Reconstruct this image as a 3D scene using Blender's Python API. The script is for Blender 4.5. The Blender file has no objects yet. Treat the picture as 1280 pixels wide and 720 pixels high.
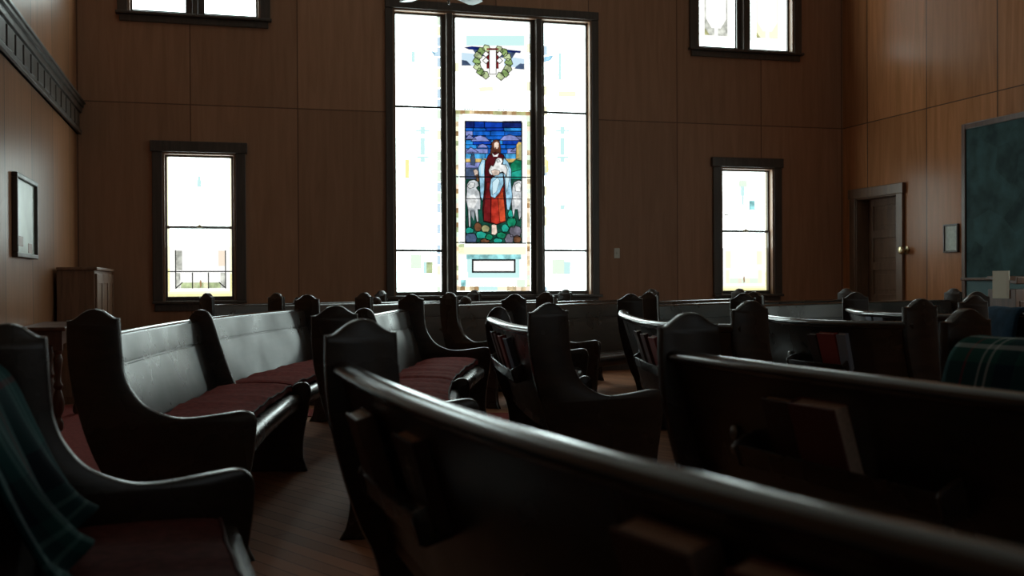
import bpy, bmesh, math, random
from mathutils import Vector, Matrix
from mathutils.geometry import tessellate_polygon
random.seed(7)
sc = bpy.context.scene
COL = sc.collection
R = math.radians

# ------------------------------------------------------------------ camera
H = 1.08                       # a seated person's eye height
F = 1340.0                     # focal length in px of the 1280 px wide frame
YAW, PITCH, ROLL = R(15.44), R(0.41), R(-0.30)
cam_d = bpy.data.cameras.new('camera')
cam = bpy.data.objects.new('camera', cam_d); COL.objects.link(cam)
CM = Matrix.Rotation(-YAW, 4, 'Z') @ Matrix.Rotation(math.pi/2 - PITCH, 4, 'X') @ Matrix.Rotation(ROLL, 4, 'Z')
CM.translation = Vector((0, 0, H))
cam.matrix_world = CM
cam_d.sensor_width = 36.0
cam_d.lens = 36.0 * F / 1280.0
cam_d.clip_start = 0.02
cam_d.dof.use_dof = True
cam_d.dof.focus_distance = 7.5
cam_d.dof.aperture_fstop = 3.6
sc.camera = cam

def ray(px, py):
    return (CM.to_3x3() @ Vector(((px - 640) / F, (360 - py) / F, -1.0)))
def on_back(px, py, Y):        # point of the plane y = Y
    d = ray(px, py); t = Y / d.y
    return Vector((d.x * t, Y, H + d.z * t))
def on_side(px, py, X):        # point of the plane x = X
    d = ray(px, py); t = X / d.x
    return Vector((X, d.y * t, H + d.z * t))
cy_, sy_ = math.cos(YAW), math.sin(YAW)
def W(x, z):                   # right/ahead of the seat -> room plan
    return Vector((x * cy_ + z * sy_, -x * sy_ + z * cy_, 0))

# ------------------------------------------------------------------ materials
def new_mat(name):
    m = bpy.data.materials.new(name); m.use_nodes = True
    nt = m.node_tree
    return m, nt, nt.nodes['Principled BSDF'], nt.nodes, nt.links
def simple(name, col, rough=0.5, metal=0.0, spec=0.5, var=0.0, scale=20.0):
    m, nt, b, N, L = new_mat(name)
    b.inputs['Base Color'].default_value = (*col, 1)
    b.inputs['Roughness'].default_value = rough
    b.inputs['Metallic'].default_value = metal
    b.inputs['Specular IOR Level'].default_value = spec
    if var:
        tc = N.new('ShaderNodeTexCoord'); nz = N.new('ShaderNodeTexNoise')
        nz.inputs['Scale'].default_value = scale
        rp = N.new('ShaderNodeValToRGB')
        rp.color_ramp.elements[0].position = .3; rp.color_ramp.elements[1].position = .7
        rp.color_ramp.elements[0].color = (*[c * (1 - var) for c in col], 1)
        rp.color_ramp.elements[1].color = (*[min(1, c * (1 + var)) for c in col], 1)
        L.new(tc.outputs['Object'], nz.inputs['Vector']); L.new(nz.outputs['Fac'], rp.inputs['Fac'])
        L.new(rp.outputs['Color'], b.inputs['Base Color'])
    return m
def wood(name, c1, c2, rough, stretch=(14, 14, 1.2), spec=0.5, bump=0.05, rvar=0.08):
    m, nt, b, N, L = new_mat(name)
    tc = N.new('ShaderNodeTexCoord'); mp = N.new('ShaderNodeMapping')
    mp.inputs['Scale'].default_value = stretch
    nz = N.new('ShaderNodeTexNoise'); nz.inputs['Scale'].default_value = 2.2; nz.inputs['Detail'].default_value = 6
    nz.inputs['Distortion'].default_value = .6
    rp = N.new('ShaderNodeValToRGB')
    rp.color_ramp.elements[0].position = .32; rp.color_ramp.elements[1].position = .7
    rp.color_ramp.elements[0].color = (*c1, 1); rp.color_ramp.elements[1].color = (*c2, 1)
    L.new(tc.outputs['Object'], mp.inputs['Vector']); L.new(mp.outputs['Vector'], nz.inputs['Vector'])
    L.new(nz.outputs['Fac'], rp.inputs['Fac']); L.new(rp.outputs['Color'], b.inputs['Base Color'])
    n2 = N.new('ShaderNodeTexNoise'); n2.inputs['Scale'].default_value = 3.5; n2.inputs['Detail'].default_value = 3
    L.new(tc.outputs['Object'], n2.inputs['Vector'])
    mr = N.new('ShaderNodeMapRange')
    mr.inputs['From Min'].default_value = .3; mr.inputs['From Max'].default_value = .7
    mr.inputs['To Min'].default_value = max(.02, rough - rvar); mr.inputs['To Max'].default_value = rough + rvar
    L.new(n2.outputs['Fac'], mr.inputs['Value']); L.new(mr.outputs['Result'], b.inputs['Roughness'])
    b.inputs['Specular IOR Level'].default_value = spec
    if bump:
        bp = N.new('ShaderNodeBump'); bp.inputs['Strength'].default_value = bump; bp.inputs['Distance'].default_value = .01
        L.new(nz.outputs['Fac'], bp.inputs['Height']); L.new(bp.outputs['Normal'], b.inputs['Normal'])
    return m
def panelling(name, axis, off, gap=1.13, seam_z=2.98, c1=(.13, .055, .026), c2=(.21, .095, .045), rough=.36, spec=.5, joint=(.15, .075, .045), jw=.0055):
    """varnished plywood sheets with thin joints; axis = horizontal axis of the wall (0 x, 1 y)"""
    m, nt, b, N, L = new_mat(name)
    tc = N.new('ShaderNodeTexCoord'); sp = N.new('ShaderNodeSeparateXYZ')
    L.new(tc.outputs['Object'], sp.inputs[0])
    def mth(op, a, bb=None):
        n = N.new('ShaderNodeMath'); n.operation = op
        for i, v in enumerate((a, bb)):
            if v is None: continue
            if isinstance(v, (int, float)): n.inputs[i].default_value = v
            else: L.new(v, n.inputs[i])
        return n.outputs[0]
    hx = sp.outputs[axis]; z = sp.outputs[2]
    q = mth('DIVIDE', mth('SUBTRACT', hx, off), gap)
    fr = mth('ABSOLUTE', mth('SUBTRACT', mth('FRACT', mth('ADD', q, 100.5)), .5))
    s1 = mth('LESS_THAN', fr, jw)
    s2 = mth('LESS_THAN', mth('ABSOLUTE', mth('SUBTRACT', z, seam_z)), .006)
    seam = mth('MAXIMUM', s1, s2)
    cell = mth('ADD', mth('FLOOR', q), mth('MULTIPLY', mth('GREATER_THAN', z, seam_z), 17.3))
    wn = N.new('ShaderNodeTexWhiteNoise'); wn.noise_dimensions = '1D'; L.new(cell, wn.inputs['W'])
    mp = N.new('ShaderNodeMapping'); mp.inputs['Scale'].default_value = (9, 9, .7) if axis == 0 else (9, 9, .7)
    L.new(tc.outputs['Object'], mp.inputs['Vector'])
    nz = N.new('ShaderNodeTexNoise'); nz.inputs['Scale'].default_value = 1.6; nz.inputs['Detail'].default_value = 6
    nz.inputs['Distortion'].default_value = .8
    L.new(mp.outputs['Vector'], nz.inputs['Vector'])
    rp = N.new('ShaderNodeValToRGB')
    rp.color_ramp.elements[0].position = .3; rp.color_ramp.elements[1].position = .72
    rp.color_ramp.elements[0].color = (*c1, 1); rp.color_ramp.elements[1].color = (*c2, 1)
    L.new(nz.outputs['Fac'], rp.inputs['Fac'])
    hs = N.new('ShaderNodeHueSaturation'); L.new(rp.outputs['Color'], hs.inputs['Color'])
    mr = N.new('ShaderNodeMapRange'); mr.inputs['To Min'].default_value = .86; mr.inputs['To Max'].default_value = 1.12
    L.new(wn.outputs['Value'], mr.inputs['Value']); L.new(mr.outputs['Result'], hs.inputs['Value'])
    mx = N.new('ShaderNodeMix'); mx.data_type = 'RGBA'
    L.new(seam, mx.inputs[0]); L.new(hs.outputs['Color'], mx.inputs[6]); mx.inputs[7].default_value = (*joint, 1)
    L.new(mx.outputs[2], b.inputs['Base Color'])
    b.inputs['Roughness'].default_value = rough
    b.inputs['Specular IOR Level'].default_value = spec
    bp = N.new('ShaderNodeBump'); bp.inputs['Strength'].default_value = .5; bp.inputs['Distance'].default_value = .004
    bp.invert = True
    L.new(seam, bp.inputs['Height']); L.new(bp.outputs['Normal'], b.inputs['Normal'])
    return m
def floor_mat():
    m, nt, b, N, L = new_mat('floorboards')
    tc = N.new('ShaderNodeTexCoord'); mp = N.new('ShaderNodeMapping'); mp.inputs['Rotation'].default_value = (0, 0, R(62))
    L.new(tc.outputs['Object'], mp.inputs['Vector'])
    br = N.new('ShaderNodeTexBrick')
    br.inputs['Color1'].default_value = (.26, .12, .07, 1); br.inputs['Color2'].default_value = (.40, .18, .10, 1)
    br.inputs['Mortar'].default_value = (.10, .048, .03, 1); br.inputs['Scale'].default_value = 1.0
    br.inputs['Mortar Size'].default_value = .003; br.inputs['Brick Width'].default_value = 1.6
    br.inputs['Row Height'].default_value = .085
    L.new(mp.outputs['Vector'], br.inputs['Vector'])
    L.new(br.outputs['Color'], b.inputs['Base Color'])
    b.inputs['Roughness'].default_value = .5; b.inputs['Specular IOR Level'].default_value = .06
    return m
def glow(name, col, s=1.0, var=0):
    m = bpy.data.materials.new(name); m.use_nodes = True
    nt = m.node_tree; nt.nodes.clear()
    e = nt.nodes.new('ShaderNodeEmission'); o = nt.nodes.new('ShaderNodeOutputMaterial')
    e.inputs['Color'].default_value = (*col, 1); e.inputs['Strength'].default_value = s
    nt.links.new(e.outputs[0], o.inputs[0])
    if var:
        tc = nt.nodes.new('ShaderNodeTexCoord'); nz = nt.nodes.new('ShaderNodeTexNoise'); nz.inputs['Scale'].default_value = 16; nz.inputs['Detail'].default_value = 4
        rp = nt.nodes.new('ShaderNodeValToRGB'); rp.color_ramp.elements[0].position = .3; rp.color_ramp.elements[1].position = .7
        rp.color_ramp.elements[0].color = (*[c * (1 - var) for c in col], 1); rp.color_ramp.elements[1].color = (*[c * (1 + var * .6) for c in col], 1)
        nt.links.new(tc.outputs['Object'], nz.inputs['Vector']); nt.links.new(nz.outputs['Fac'], rp.inputs['Fac']); nt.links.new(rp.outputs['Color'], e.inputs['Color'])
    return m
def plaid(name, base, dark, line, accent):
    m, nt, b, N, L = new_mat(name)
    uv = N.new('ShaderNodeUVMap'); sp = N.new('ShaderNodeSeparateXYZ'); L.new(uv.outputs[0], sp.inputs[0])
    def ramp(src):
        f = N.new('ShaderNodeMath'); f.operation = 'FRACT'; L.new(src, f.inputs[0])
        r = N.new('ShaderNodeValToRGB'); cr = r.color_ramp; cr.interpolation = 'CONSTANT'
        stops = [(0, base), (.30, dark), (.52, base), (.60, line), (.63, base), (.70, line), (.73, base), (.9, accent), (.93, base)]
        while len(cr.elements) < len(stops): cr.elements.new(.5)
        for e, (p, c) in zip(cr.elements, stops): e.position = p; e.color = (*c, 1)
        L.new(f.outputs[0], r.inputs['Fac']); return r.outputs['Color']
    mx = N.new('ShaderNodeMix'); mx.data_type = 'RGBA'; mx.inputs[0].default_value = .5
    L.new(ramp(sp.outputs[0]), mx.inputs[6]); L.new(ramp(sp.outputs[1]), mx.inputs[7])
    L.new(mx.outputs[2], b.inputs['Base Color'])
    b.inputs['Roughness'].default_value = .95; b.inputs['Specular IOR Level'].default_value = .1
    b.inputs['Sheen Weight'].default_value = .0
    return m

PEW = wood('dark varnished pew wood', (.028, .018, .014), (.046, .030, .023), .27, stretch=(3, 3, 9), spec=.5, bump=0, rvar=.04)
RAILW = wood('polished rail wood', (.02, .012, .009), (.034, .021, .015), .20, stretch=(3, 3, 9), spec=.75, bump=0, rvar=.03)
PEWBACK = wood('polished pew back wood', (.014, .009, .007), (.042, .028, .021), .31, stretch=(1.5, 1.5, 9), spec=.85, bump=.012, rvar=.06)
TRIM = wood('dark window trim wood', (.048, .034, .027), (.08, .057, .045), .42)
JAMBW = wood('brown jamb wood', (.17, .09, .05), (.26, .14, .085), .45)
DOORW = wood('brown door wood', (.13, .075, .047), (.2, .115, .072), .42, stretch=(10, 10, 1))
TABLEW = wood('reddish brown table wood', (.07, .028, .016), (.12, .05, .027), .38)
CABW = wood('light brown cabinet wood', (.15, .075, .042), (.25, .13, .075), .42)
FRIEZE = wood('grey brown frieze wood', (.05, .035, .027), (.08, .058, .045), .4)
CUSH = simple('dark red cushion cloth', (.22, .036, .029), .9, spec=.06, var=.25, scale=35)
CUSHSHADE = simple('shade-painted red cushion cloth', (.075, .016, .013), .9, spec=.06, var=.25, scale=35)  # red cushion cloth with the near-left seat's shade put into its colour
PIPE = simple('maroon piping', (.05, .008, .008), .7, spec=.2)
CARPET = simple('dark red carpet', (.21, .042, .036), .95, spec=.1, var=.2, scale=60)
CHROME = simple('worn metal', (.30, .30, .29), .35, metal=1)
BRASS = simple('brass', (.55, .45, .28), .3, metal=1)
PAPER = simple('page edges', (.60, .54, .48), .85, var=.12, scale=80)
DARKPAPER = simple('brown page edges', (.58, .42, .33), .8, var=.12, scale=80)
PAPERW = simple('white paper', (.85, .84, .80), .8)
PLASTIC = simple('white plastic', (.6, .58, .52), .5)
FANM = simple('pale painted fan blade', (.45, .55, .55), .4)
CEIL = simple('painted ceiling boards', (.80, .76, .70), .8)
BOOKC = {'maroon': simple('maroon book cloth', (.13, .032, .028), .55), 'brown': simple('brown book cloth', (.11, .06, .045), .5),
         'red': simple('red book cloth', (.34, .05, .045), .5), 'blue': simple('blue book cloth', (.10, .15, .26), .5),
         'grey': simple('grey blue book cloth', (.28, .32, .4), .5), 'dark': simple('dark brown book cloth', (.055, .028, .024), .5)}
GOLD = simple('faded gilt stamping', (.30, .25, .18), .45)
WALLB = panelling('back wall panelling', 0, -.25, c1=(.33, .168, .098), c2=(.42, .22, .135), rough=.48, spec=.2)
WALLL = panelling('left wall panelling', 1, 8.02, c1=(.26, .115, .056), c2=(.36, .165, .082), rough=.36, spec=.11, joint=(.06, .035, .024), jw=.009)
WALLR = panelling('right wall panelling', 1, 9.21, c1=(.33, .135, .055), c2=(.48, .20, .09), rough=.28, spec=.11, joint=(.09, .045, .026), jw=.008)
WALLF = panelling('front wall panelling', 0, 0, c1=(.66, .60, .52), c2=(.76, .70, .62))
FLOOR = floor_mat()
LEAD = simple('lead came', (.012, .012, .012), .6)

# ------------------------------------------------------------------ mesh helpers
ORG = {}
def org(o): return ORG.get(o.name, Vector((0, 0, 0))) if o else Vector((0, 0, 0))
class MB:
    def __init__(s): s.v = []; s.f = []; s.mi = []; s.uv = {}
    def add(s, vs, fs, mi=0):
        k = len(s.v); s.v += [Vector(p) for p in vs]
        for f in fs: s.f.append([k + i for i in f]); s.mi.append(mi)
        return k
    def box(s, a, b, mi=0):
        x0, y0, z0 = [min(i, j) for i, j in zip(a, b)]; x1, y1, z1 = [max(i, j) for i, j in zip(a, b)]
        s.add([(x0, y0, z0), (x1, y0, z0), (x1, y1, z0), (x0, y1, z0), (x0, y0, z1), (x1, y0, z1), (x1, y1, z1), (x0, y1, z1)],
              [(0, 3, 2, 1), (4, 5, 6, 7), (0, 1, 5, 4), (1, 2, 6, 5), (2, 3, 7, 6), (3, 0, 4, 7)], mi)
        return s
    def obox(s, c, ax, ay, az, hx, hy, hz, mi=0):   # oriented box
        c = Vector(c); P = []
        for dz in (-1, 1):
            for dx, dy in ((-1, -1), (1, -1), (1, 1), (-1, 1)):
                P.append(c + ax * (dx * hx) + ay * (dy * hy) + az * (dz * hz))
        s.add(P, [(0, 3, 2, 1), (4, 5, 6, 7), (0, 1, 5, 4), (1, 2, 6, 5), (2, 3, 7, 6), (3, 0, 4, 7)], mi)
        return s
    def lathe(s, c, prof, n=20, ax=Vector((0, 0, 1)), ux=Vector((1, 0, 0)), mi=0):
        c = Vector(c); uy = ax.cross(ux); P = []
        for r, h in prof:
            for i in range(n):
                a = 2 * math.pi * i / n
                P.append(c + ax * h + (ux * math.cos(a) + uy * math.sin(a)) * r)
        fs = [(j * n + i, j * n + (i + 1) % n, (j + 1) * n + (i + 1) % n, (j + 1) * n + i) for j in range(len(prof) - 1) for i in range(n)]
        fs += [tuple(range(n))[::-1], tuple((len(prof) - 1) * n + i for i in range(n))]
        s.add(P, fs, mi); return s
    def tube(s, pts, r, n=8, mi=0):
        P = []; m = len(pts)
        for i, p in enumerate(pts):
            d = (Vector(pts[min(i + 1, m - 1)]) - Vector(pts[max(i - 1, 0)])).normalized()
            u = d.cross(Vector((0, 0, 1)))
            if u.length < 1e-3: u = Vector((1, 0, 0))
            u.normalize(); w = d.cross(u)
            for k in range(n):
                a = 2 * math.pi * k / n; P.append(Vector(p) + (u * math.cos(a) + w * math.sin(a)) * r)
        fs = [(j * n + i, j * n + (i + 1) % n, (j + 1) * n + (i + 1) % n, (j + 1) * n + i) for j in range(m - 1) for i in range(n)]
        fs += [tuple(range(n)), tuple((m - 1) * n + i for i in range(n))]
        s.add(P, fs, mi); return s
    def build(s, name, mat, parent=None, smooth=35, bevel=0, seg=2, o=None, fix=True):
        me = bpy.data.meshes.new(name)
        O = org(parent) if parent else (Vector(o) if o is not None else Vector((0, 0, 0)))
        me.from_pydata([tuple(p - O) for p in s.v], [], s.f)
        for m in (mat if isinstance(mat, (list, tuple)) else [mat]): me.materials.append(m)
        for p, i in zip(me.polygons, s.mi): p.material_index = i
        if s.uv:
            ul = me.uv_layers.new(name='UVMap')
            for lp in me.loops: ul.data[lp.index].uv = s.uv[lp.vertex_index]
        if fix:
            bm = bmesh.new(); bm.from_mesh(me); bmesh.ops.recalc_face_normals(bm, faces=bm.faces); bm.to_mesh(me); bm.free()
        if smooth:
            for p in me.polygons: p.use_smooth = True
            me.set_sharp_from_angle(angle=R(smooth))
        ob = bpy.data.objects.new(name, me); COL.objects.link(ob)
        if parent: ob.parent = parent; ORG[ob.name] = org(parent)
        else: ob.location = O; ORG[ob.name] = O
        if bevel:
            bv = ob.modifiers.new('bevel', 'BEVEL'); bv.width = bevel; bv.segments = seg; bv.limit_method = 'ANGLE'; bv.angle_limit = R(40)
        return ob
def tag(o, label, cat, group=None):
    o['label'] = label; o['category'] = cat
    if group: o['group'] = group
    return o
def struct(o): o['kind'] = 'structure'; return o
def thing(name, loc, label=None, cat=None, group=None):
    o = bpy.data.objects.new(name, None); COL.objects.link(o); o.location = loc; o.empty_display_size = .2
    ORG[o.name] = Vector(loc)
    if label: tag(o, label, cat, group)
    return o
def catmull(P, n=8, closed=False):
    P = [Vector(p) for p in P]; out = []
    m = len(P)
    for i in range(m if closed else m - 1):
        p0 = P[i - 1] if (i > 0 or closed) else P[0] * 2 - P[1]
        p1, p2 = P[i], P[(i + 1) % m]
        p3 = P[(i + 2) % m] if (i + 2 < m or closed) else P[-1] * 2 - P[-2]
        for k in range(n):
            t = k / n
            out.append(.5 * ((2 * p1) + (-p0 + p2) * t + (2 * p0 - 5 * p1 + 4 * p2 - p3) * t * t + (-p0 + 3 * p1 - 3 * p2 + p3) * t ** 3))
    if not closed: out.append(P[-1])
    return out
def outline(runs, n=5):
    pts = []
    for r in runs:
        c = catmull(r, n) if len(r) > 2 else [Vector(p) for p in r]
        for p in c:
            if not pts or (p - pts[-1]).length > 1e-5: pts.append(p)
    if (pts[0] - pts[-1]).length < 1e-5: pts.pop()
    return pts
def inset2(P, d):
    n = len(P); A = sum(P[i].x * P[(i + 1) % n].y - P[(i + 1) % n].x * P[i].y for i in range(n))
    sg = 1 if A > 0 else -1; out = []
    for i in range(n):
        a = (P[i] - P[i - 1]).normalized(); b = (P[(i + 1) % n] - P[i]).normalized()
        na = Vector((-a.y, a.x)) * sg; nb = Vector((-b.y, b.x)) * sg
        m = na + nb; l = m.length
        m = m / l if l > 1e-6 else na
        out.append(P[i] + m * d / max(.5, m.dot(na)))
    return out
def slab(mb, P, base, ux, uz, un, th, bev=.006, mi=0):
    """prism of outline P (2D) in plane (ux,uz) at base, thickness th along un, rounded rim"""
    base = Vector(base); n = len(P); Q = inset2(P, bev); mid = inset2(P, bev * .3)
    loops = [(Q, -th / 2), (mid, -th / 2 + bev * .3), (P, -th / 2 + bev), (P, th / 2 - bev), (mid, th / 2 - bev * .3), (Q, th / 2)]
    V = []
    for L_, h in loops: V += [base + ux * p.x + uz * p.y + un * h for p in L_]
    fs = [(j * n + i, j * n + (i + 1) % n, (j + 1) * n + (i + 1) % n, (j + 1) * n + i) for j in range(5) for i in range(n)]
    tri = tessellate_polygon([[Vector((p.x, p.y, 0)) for p in Q]])
    fs += [tuple(t_) for t_ in tri] + [tuple(5 * n + i for i in t_) for t_ in tri]
    mb.add(V, fs, mi)
Z = Vector((0, 0, 1))

# ------------------------------------------------------------------ room shell
YB, XL, XR, YF, ZC = 12.0, -1.39, 7.68, -3.2, 6.3
TH = .22
def wall_holes(name, axis, at, out, lo, hi, z0, z1, holes, mat):
    """wall slab perpendicular to axis (0: x=at, 1: y=at), thickness towards out; holes = (h0,h1,z0,z1)"""
    hs = sorted({lo, hi, *[h for q in holes for h in q[:2]]}); zs = sorted({z0, z1, *[h for q in holes for h in q[2:]]})
    mb = MB()
    for i in range(len(hs) - 1):
        for j in range(len(zs) - 1):
            cx, cz = (hs[i] + hs[i + 1]) / 2, (zs[j] + zs[j + 1]) / 2
            if any(q[0] < cx < q[1] and q[2] < cz < q[3] for q in holes): continue
            if axis == 0: mb.box((at, hs[i], zs[j]), (at + out, hs[i + 1], zs[j + 1]))
            else: mb.box((hs[i], at, zs[j]), (hs[i + 1], at + out, zs[j + 1]))
    return struct(mb.build(name, mat, smooth=0))

GY = YB + .10                                     # plane of the glass
# openings, read off the photo: (x0, x1, z0, z1)
c0 = on_back(488, 370, YB); c1 = on_back(738, 200, YB)
ztop = on_back(522, 20, GY).z; zbot = on_back(522, 364.6, GY).z
BIG = (on_back(494.5, 200, GY).x - .045, on_back(731.3, 200, GY).x + .045, zbot - .045, ztop + .045)
lw = [on_back(209.5, 280, GY).x, on_back(289.3, 280, GY).x, on_back(250, 370.5, GY).z, on_back(250, 197.5, GY).z]
rw = [on_back(900, 280, GY).x, on_back(957.5, 280, GY).x, on_back(930, 363, GY).z, on_back(930, 215, GY).z]
LW = (lw[0] - .045, lw[1] + .045, lw[2] - .045, lw[3] + .045); RW = (rw[0] - .045, rw[1] + .045, rw[2] - .045, rw[3] + .045)
ul = [on_back(166, 10, GY).x, on_back(319.5, 10, GY).x, on_back(200, 14.5, GY).z]
ur = [on_back(871, 30, GY).x, on_back(982, 30, GY).x, on_back(900, 59.5, GY).z]
UH = 1.45
UL = (ul[0] - .045, ul[1] + .045, ul[2] - .045, ul[2] + UH + .045); UR = (ur[0] - .045, ur[1] + .045, ur[2] - .045, ur[2] + UH + .045)
wall_holes('wall_back', 1, YB, TH, XL - TH, XR + .3, 0, ZC, [BIG, LW, RW, UL, UR], WALLB)
dA = on_side(1071.5, 300, XR); dB = on_side(1123, 300, XR)
DOOR = (min(dA.y, dB.y), max(dA.y, dB.y), 0, on_side(1100, 245, XR).z)
SIDEW = [(4.4, 5.6, 1.0, 3.4), (6.3, 7.5, 1.0, 3.4)]
wall_holes('wall_right', 0, XR, .3, YF, YB + TH, 0, ZC, [DOOR] + SIDEW, WALLR)
wall_holes('wall_left', 0, XL, -TH, YF, YB + TH, 0, ZC, [], WALLL)
FILLW = [(.9, 2.1, 1.0, 3.4), (4.2, 5.4, 1.0, 3.4)]  # openings added behind the camera, unseen, to lift the shadows
wall_holes('wall_front', 1, YF, -TH, XL - TH, XR + .3, 0, ZC, FILLW, WALLF)
struct(MB().box((XL - TH, YF - TH, -.12), (XR + .3, YB + TH, 0)).build('floor', FLOOR, smooth=0))
struct(MB().box((XL - TH, YF - TH, ZC), (XR + .3, YB + TH, ZC + .12)).build('ceiling', CEIL, smooth=0))
struct(MB().box((XL, YF, 0), (XL + .022, YB, .17)).build('baseboard_left', TRIM, smooth=0, bevel=.006))
struct(MB().box((XL, YB - .022, 0), (XR, YB, .17)).build('baseboard_back', TRIM, smooth=0, bevel=.006))
struct(MB().box((XR - .022, YF, 0), (XR, DOOR[0] - .13, .17)).box((XR - .022, DOOR[1] + .13, 0), (XR, YB, .17)).build('baseboard_right', TRIM, smooth=0, bevel=.006))
# carved frieze on the left wall
fz0 = on_side(97, 169, XL).z; fz1 = on_side(97, 131, XL).z
fr = MB(); fh = fz1 - fz0
fr.box((XL, YF, fz0), (XL + .03, YB, fz1))
fr.box((XL, YF, fz0), (XL + .05, YB, fz0 + fh * .13))
fr.box((XL, YF, fz0 + fh * .68), (XL + .055, YB, fz0 + fh * .86))
fr.box((XL, YF, fz0 + fh * .86), (XL + .075, YB, fz1 - .012))
fr.box((XL, YF, fz1 - .012), (XL + .09, YB, fz1 + .012))
y = YB - .16
while y > 4:
    fr.box((XL, y - .295, fz0 + fh * .17), (XL + .043, y - .035, fz0 + fh * .64)); y -= .33
struct(fr.build('trim_1', FRIEZE, smooth=0, bevel=.005))

# ------------------------------------------------------------------ windows
S = 7.2
CLEAR = glow('bright opalescent glass', (.83, 1.0, .97), S)
SIDEGLASS = glow('shaded opalescent glass', (.84, 1.0, .95), 3.6)
FILLGLASS = glow('dim fill light glass', (.84, .95, 1.0), .6)  # faint glow of the added fill windows
CLEARW = glow('bright warm white glass', (1.0, .99, .90), S * .8)
T = {k: glow('glass ' + k, c, s, .5 if max(c) < .9 else 0) for k, (c, s) in {
    'pale yellow': ((1, .98, .68), 1.15), 'pale green': ((.86, 1, .84), 1.0), 'pale cyan': ((.66, .97, .95), .98), 'cyan': ((.40, .86, .88), .95),
    'pale blue': ((.66, .86, 1), .95), 'yellow': ((1, .95, .42), 1.0), 'soft white': ((1, 1, .97), 1.06), 'grey': ((.72, .74, .66), .95), 'olive': ((.52, .52, .25), .9), 'peach': ((1, .86, .70), 1.0),
    'navy': ((.008, .02, .15), 1.), 'deep blue': ((.006, .05, .42), 1.), 'blue': ((.01, .13, .62), 1.), 'mid blue': ((.03, .27, .72), 1.),
    'sky blue': ((.08, .42, .80), 1.), 'lilac': ((.26, .30, .66), 1.), 'amber': ((.72, .50, .16), 1.), 'light blue': ((.36, .66, .86), 1.),
    'ice blue': ((.62, .84, .93), 1.), 'maroon': ((.085, .008, .012), 1.), 'wine': ((.17, .012, .014), 1.), 'red': ((.48, .035, .02), 1.), 'orange red': ((.62, .08, .03), 1.),
    'skin': ((.82, .66, .55), 1.), 'white': ((.86, .88, .87), 1.), 'wool': ((.60, .64, .66), 1.), 'wool grey': ((.33, .37, .40), 1.), 'hair': ((.14, .045, .025), 1.),
    'green': ((.01, .24, .12), 1.), 'teal': ((.02, .36, .27), 1.), 'dark green': ((.01, .075, .05), 1.), 'brown': ((.17, .075, .035), 1.), 'stone': ((.20, .19, .24), 1.),
    'slate': ((.07, .11, .20), 1.), 'laurel': ((.30, .46, .16), 1.), 'laurel light': ((.55, .66, .36), 1.), 'border brown': ((.42, .26, .12), 1.), 'border tan': ((.85, .68, .42), 1.)}.items()}
TK = list(T); TM = [T[k] for k in TK]
GL = [CLEAR, CLEARW, LEAD] + TM
def gi(k): return {'clear': 0, 'warm': 1, 'lead': 2}.get(k, 3 + TK.index(k) if k in TK else 0)
def poly(mb, pix, k, layer, lead=0.0, leadk='lead'):
    """flat piece of glass: photo outline -> its place on the window plane, a thin sheet in front of the pane"""
    P = [on_back(a, b, GY) for a, b in pix]; y0 = GY - .004 - .0016 * layer
    n = len(P)
    mb.add([(p.x, y0, p.z) for p in P], [tuple(t_) for t_ in tessellate_polygon([[Vector((p.x, p.z, 0)) for p in P]])], gi(k))
    if lead:
        for i in range(n): line(mb, P[i], P[(i + 1) % n], lead * 1.35, y0 - .0008)
def line(mb, a, b, w, y0, k='lead'):
    d = Vector((b.x - a.x, 0, b.z - a.z)); l = d.length
    if l < 1e-5: return
    d /= l; n = Vector((-d.z, 0, d.x)) * w / 2; e = d * w * .4
    a = Vector((a.x, y0, a.z)) - e; b = Vector((b.x, y0, b.z)) + e
    mb.add([a - n, b - n, b + n, a + n], [(0, 1, 2, 3)], gi(k))
def pl(mb, p, q, w, layer=9): line(mb, on_back(*p, GY), on_back(*q, GY), w, GY - .005 - .0016 * layer)
def rect(mb, a, b, c, d, k, layer=1, lead=0): poly(mb, [(a, b), (c, b), (c, d), (a, d)], k, layer, lead)
def pane(mb, x0, x1, z0, z1, k='clear'):
    mb.box((x0, GY, z0), (x1, GY + .008, z1), gi(k))
def casing(mb, q, w, face=.035, inner=True, sill=True, over=.0):
    x0, x1, z0, z1 = q; yf = YB - face
    mb.box((x0 - w, yf, z0 - (0 if sill else w)), (x0, YB, z1)); mb.box((x1, yf, z0 - (0 if sill else w)), (x1 + w, YB, z1))
    mb.box((x0 - w - over, yf - .012, z1), (x1 + w + over, YB, z1 + w * 1.1))
def jambs(q, parent, face=.035):
    x0, x1, z0, z1 = q; yf = YB - face; mb = MB()
    mb.box((x0, yf + .012, z0), (x0 + .022, GY - .02, z1)); mb.box((x1 - .022, yf + .012, z0), (x1, GY - .02, z1))
    mb.box((x0 + .022, yf + .012, z1 - .022), (x1 - .022, GY - .02, z1))
    mb.build('jamb', JAMBW, parent, smooth=0)
def sash(mb, x0, x1, z0, z1, w=.035, d=.03, lo=None, hi=None):
    lo = w if lo is None else lo; hi = w if hi is None else hi
    y0, y1 = GY - .012 - d, GY + .012
    mb.box((x0 - w, y0, z0 - lo), (x0, y1, z1 + hi)); mb.box((x1, y0, z0 - lo), (x1 + w, y1, z1 + hi))
    mb.box((x0, y0, z0 - lo), (x1, y1, z0)); mb.box((x0, y0, z1), (x1, y1, z1 + hi))

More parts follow.
